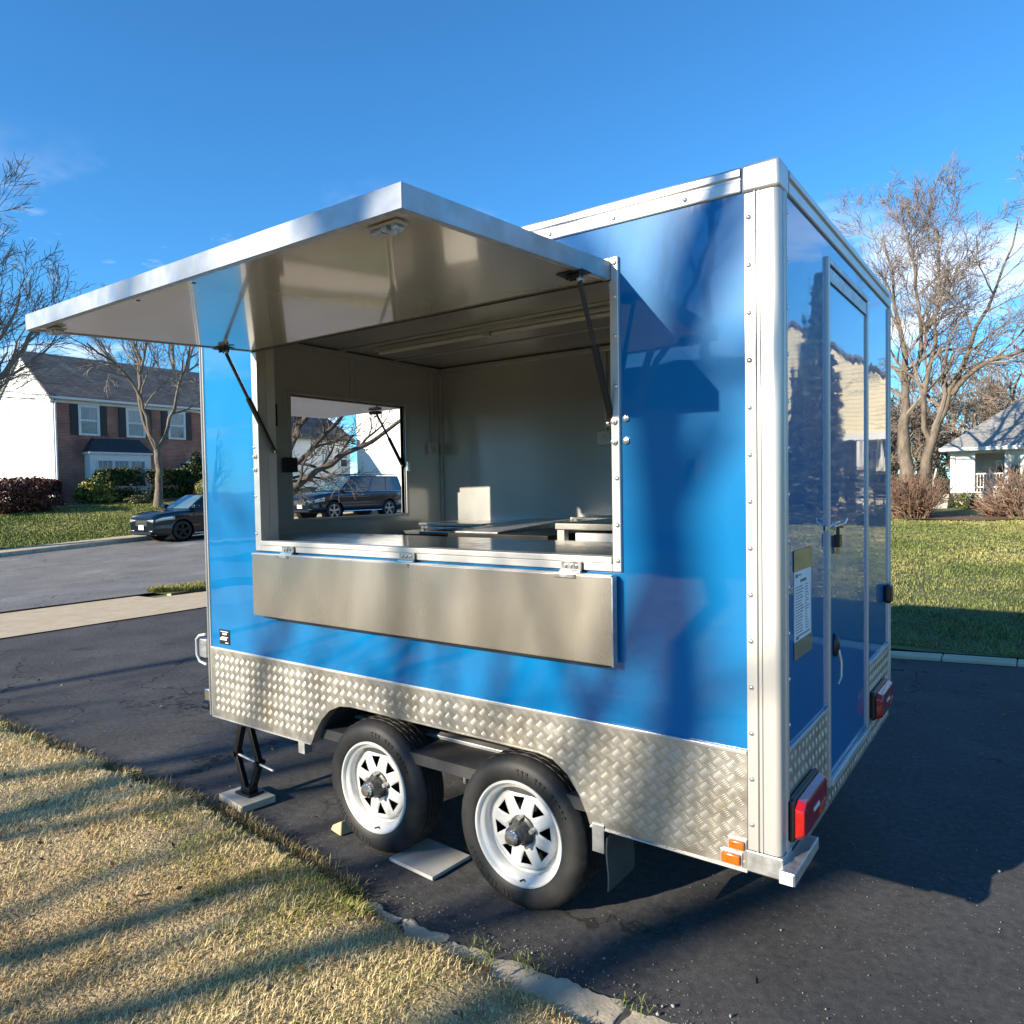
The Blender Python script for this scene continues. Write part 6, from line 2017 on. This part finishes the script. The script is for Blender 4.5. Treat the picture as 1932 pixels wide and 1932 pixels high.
# front lawn across the street
n = 90000
x = g.uniform(-36, -26.5, n); y = g.uniform(5.5, 17, n)
f = np.clip(vnoise(x, y, .4, 34) * 1.2 - .1, 0, 1)
col = mixcol(f, (.14, .18, .04), (.30, .30, .10)) * (1 + .25 * g.normal(size=(n, 1)))
blades('front_lawn_grass', 'yellow-green lawn in front of the brick house', x, y, H(x, y) + .03 + .03 * vnoise(x, y, .5, 4), g.uniform(.05, .12, n), g.uniform(.02, .035, n), np.clip(col, .01, 1), 106, (.3, 1.2))
# verge strip
n = 16000
x = g.uniform(-11.82, -11.28, n); y = 4.15 + g.random(n) ** 1.4 * 12
x = np.where(y < 4.6, np.clip(x, -11.82, -11.6 + (y - 4.15) * .7), x)
col = mixcol(g.random(n), (.20, .20, .05), (.42, .38, .13))
blades('verge_grass', 'narrow strip of yellowing verge grass by the sidewalk', x, y, H(x, y) + .05, g.uniform(.06, .14, n), g.uniform(.010, .018, n), col, 107, (.3, 1.3))

# ---- litter: dead leaves and pale stones
n = 620
x = g.uniform(-6, .5, n); y = edge_y(x) - g.random(n) * 2.4
x[500:] = g.uniform(-8, 4, 120); y[500:] = g.uniform(-.1, 4.5, 120)
p = np.stack([x, y, np.where(np.arange(n) < 500, .045 + .035 * vnoise(x, y, 1.6, 8) + .01 * g.random(n), .010)], 1)
o = leaf_mesh(p, np.tile([[0, 0, 1.]], (n, 1)), .016, palette(n, [(.13, .07, .035), (.20, .11, .05), (.08, .05, .03)], (2, 2, 1), 5), 'dead_leaves', None, 5)
tag(o, 'scattered brown dead leaves on the dry lawn and driveway', 'leaves', kind='stuff')
n = 2600
x = np.concatenate([g.uniform(-9, 6, n - 900), g.uniform(-1.6, 1.6, 900)]); t_ = g.random(n)
y = np.where(t_ < .45, np.interp(x, [-1.8, -.31, 4], [-.27, -.22, -.2]) + np.abs(g.normal(0, .07, n)), g.uniform(-.2, 4.8, n))
y = np.where(x < -1.8, np.maximum(y, edge_y(x) + .03), y)
s_ = g.uniform(.0012, .0038, n) * (1 + (g.random(n) < .04) * 1.2)
oct_ = np.array([(1, 0, 0), (-1, 0, 0), (0, 1, 0), (0, -1, 0), (0, 0, 1), (0, 0, -1)], float)
v = (oct_[None] * g.uniform(.6, 1.3, (n, 6, 1)) * s_[:, None, None] + np.stack([x, y, .003 + s_ * .5], 1)[:, None]).reshape(-1, 3)
tf = np.array([(0, 2, 4), (2, 1, 4), (1, 3, 4), (3, 0, 4), (2, 0, 5), (1, 2, 5), (3, 1, 5), (0, 3, 5)])
f = (np.arange(n)[:, None, None] * 6 + tf[None]).reshape(-1, 3)
tag(bulk('loose_grit', v, f, M['gravel']), 'loose pale grit scattered on the asphalt', 'grit', kind='stuff')
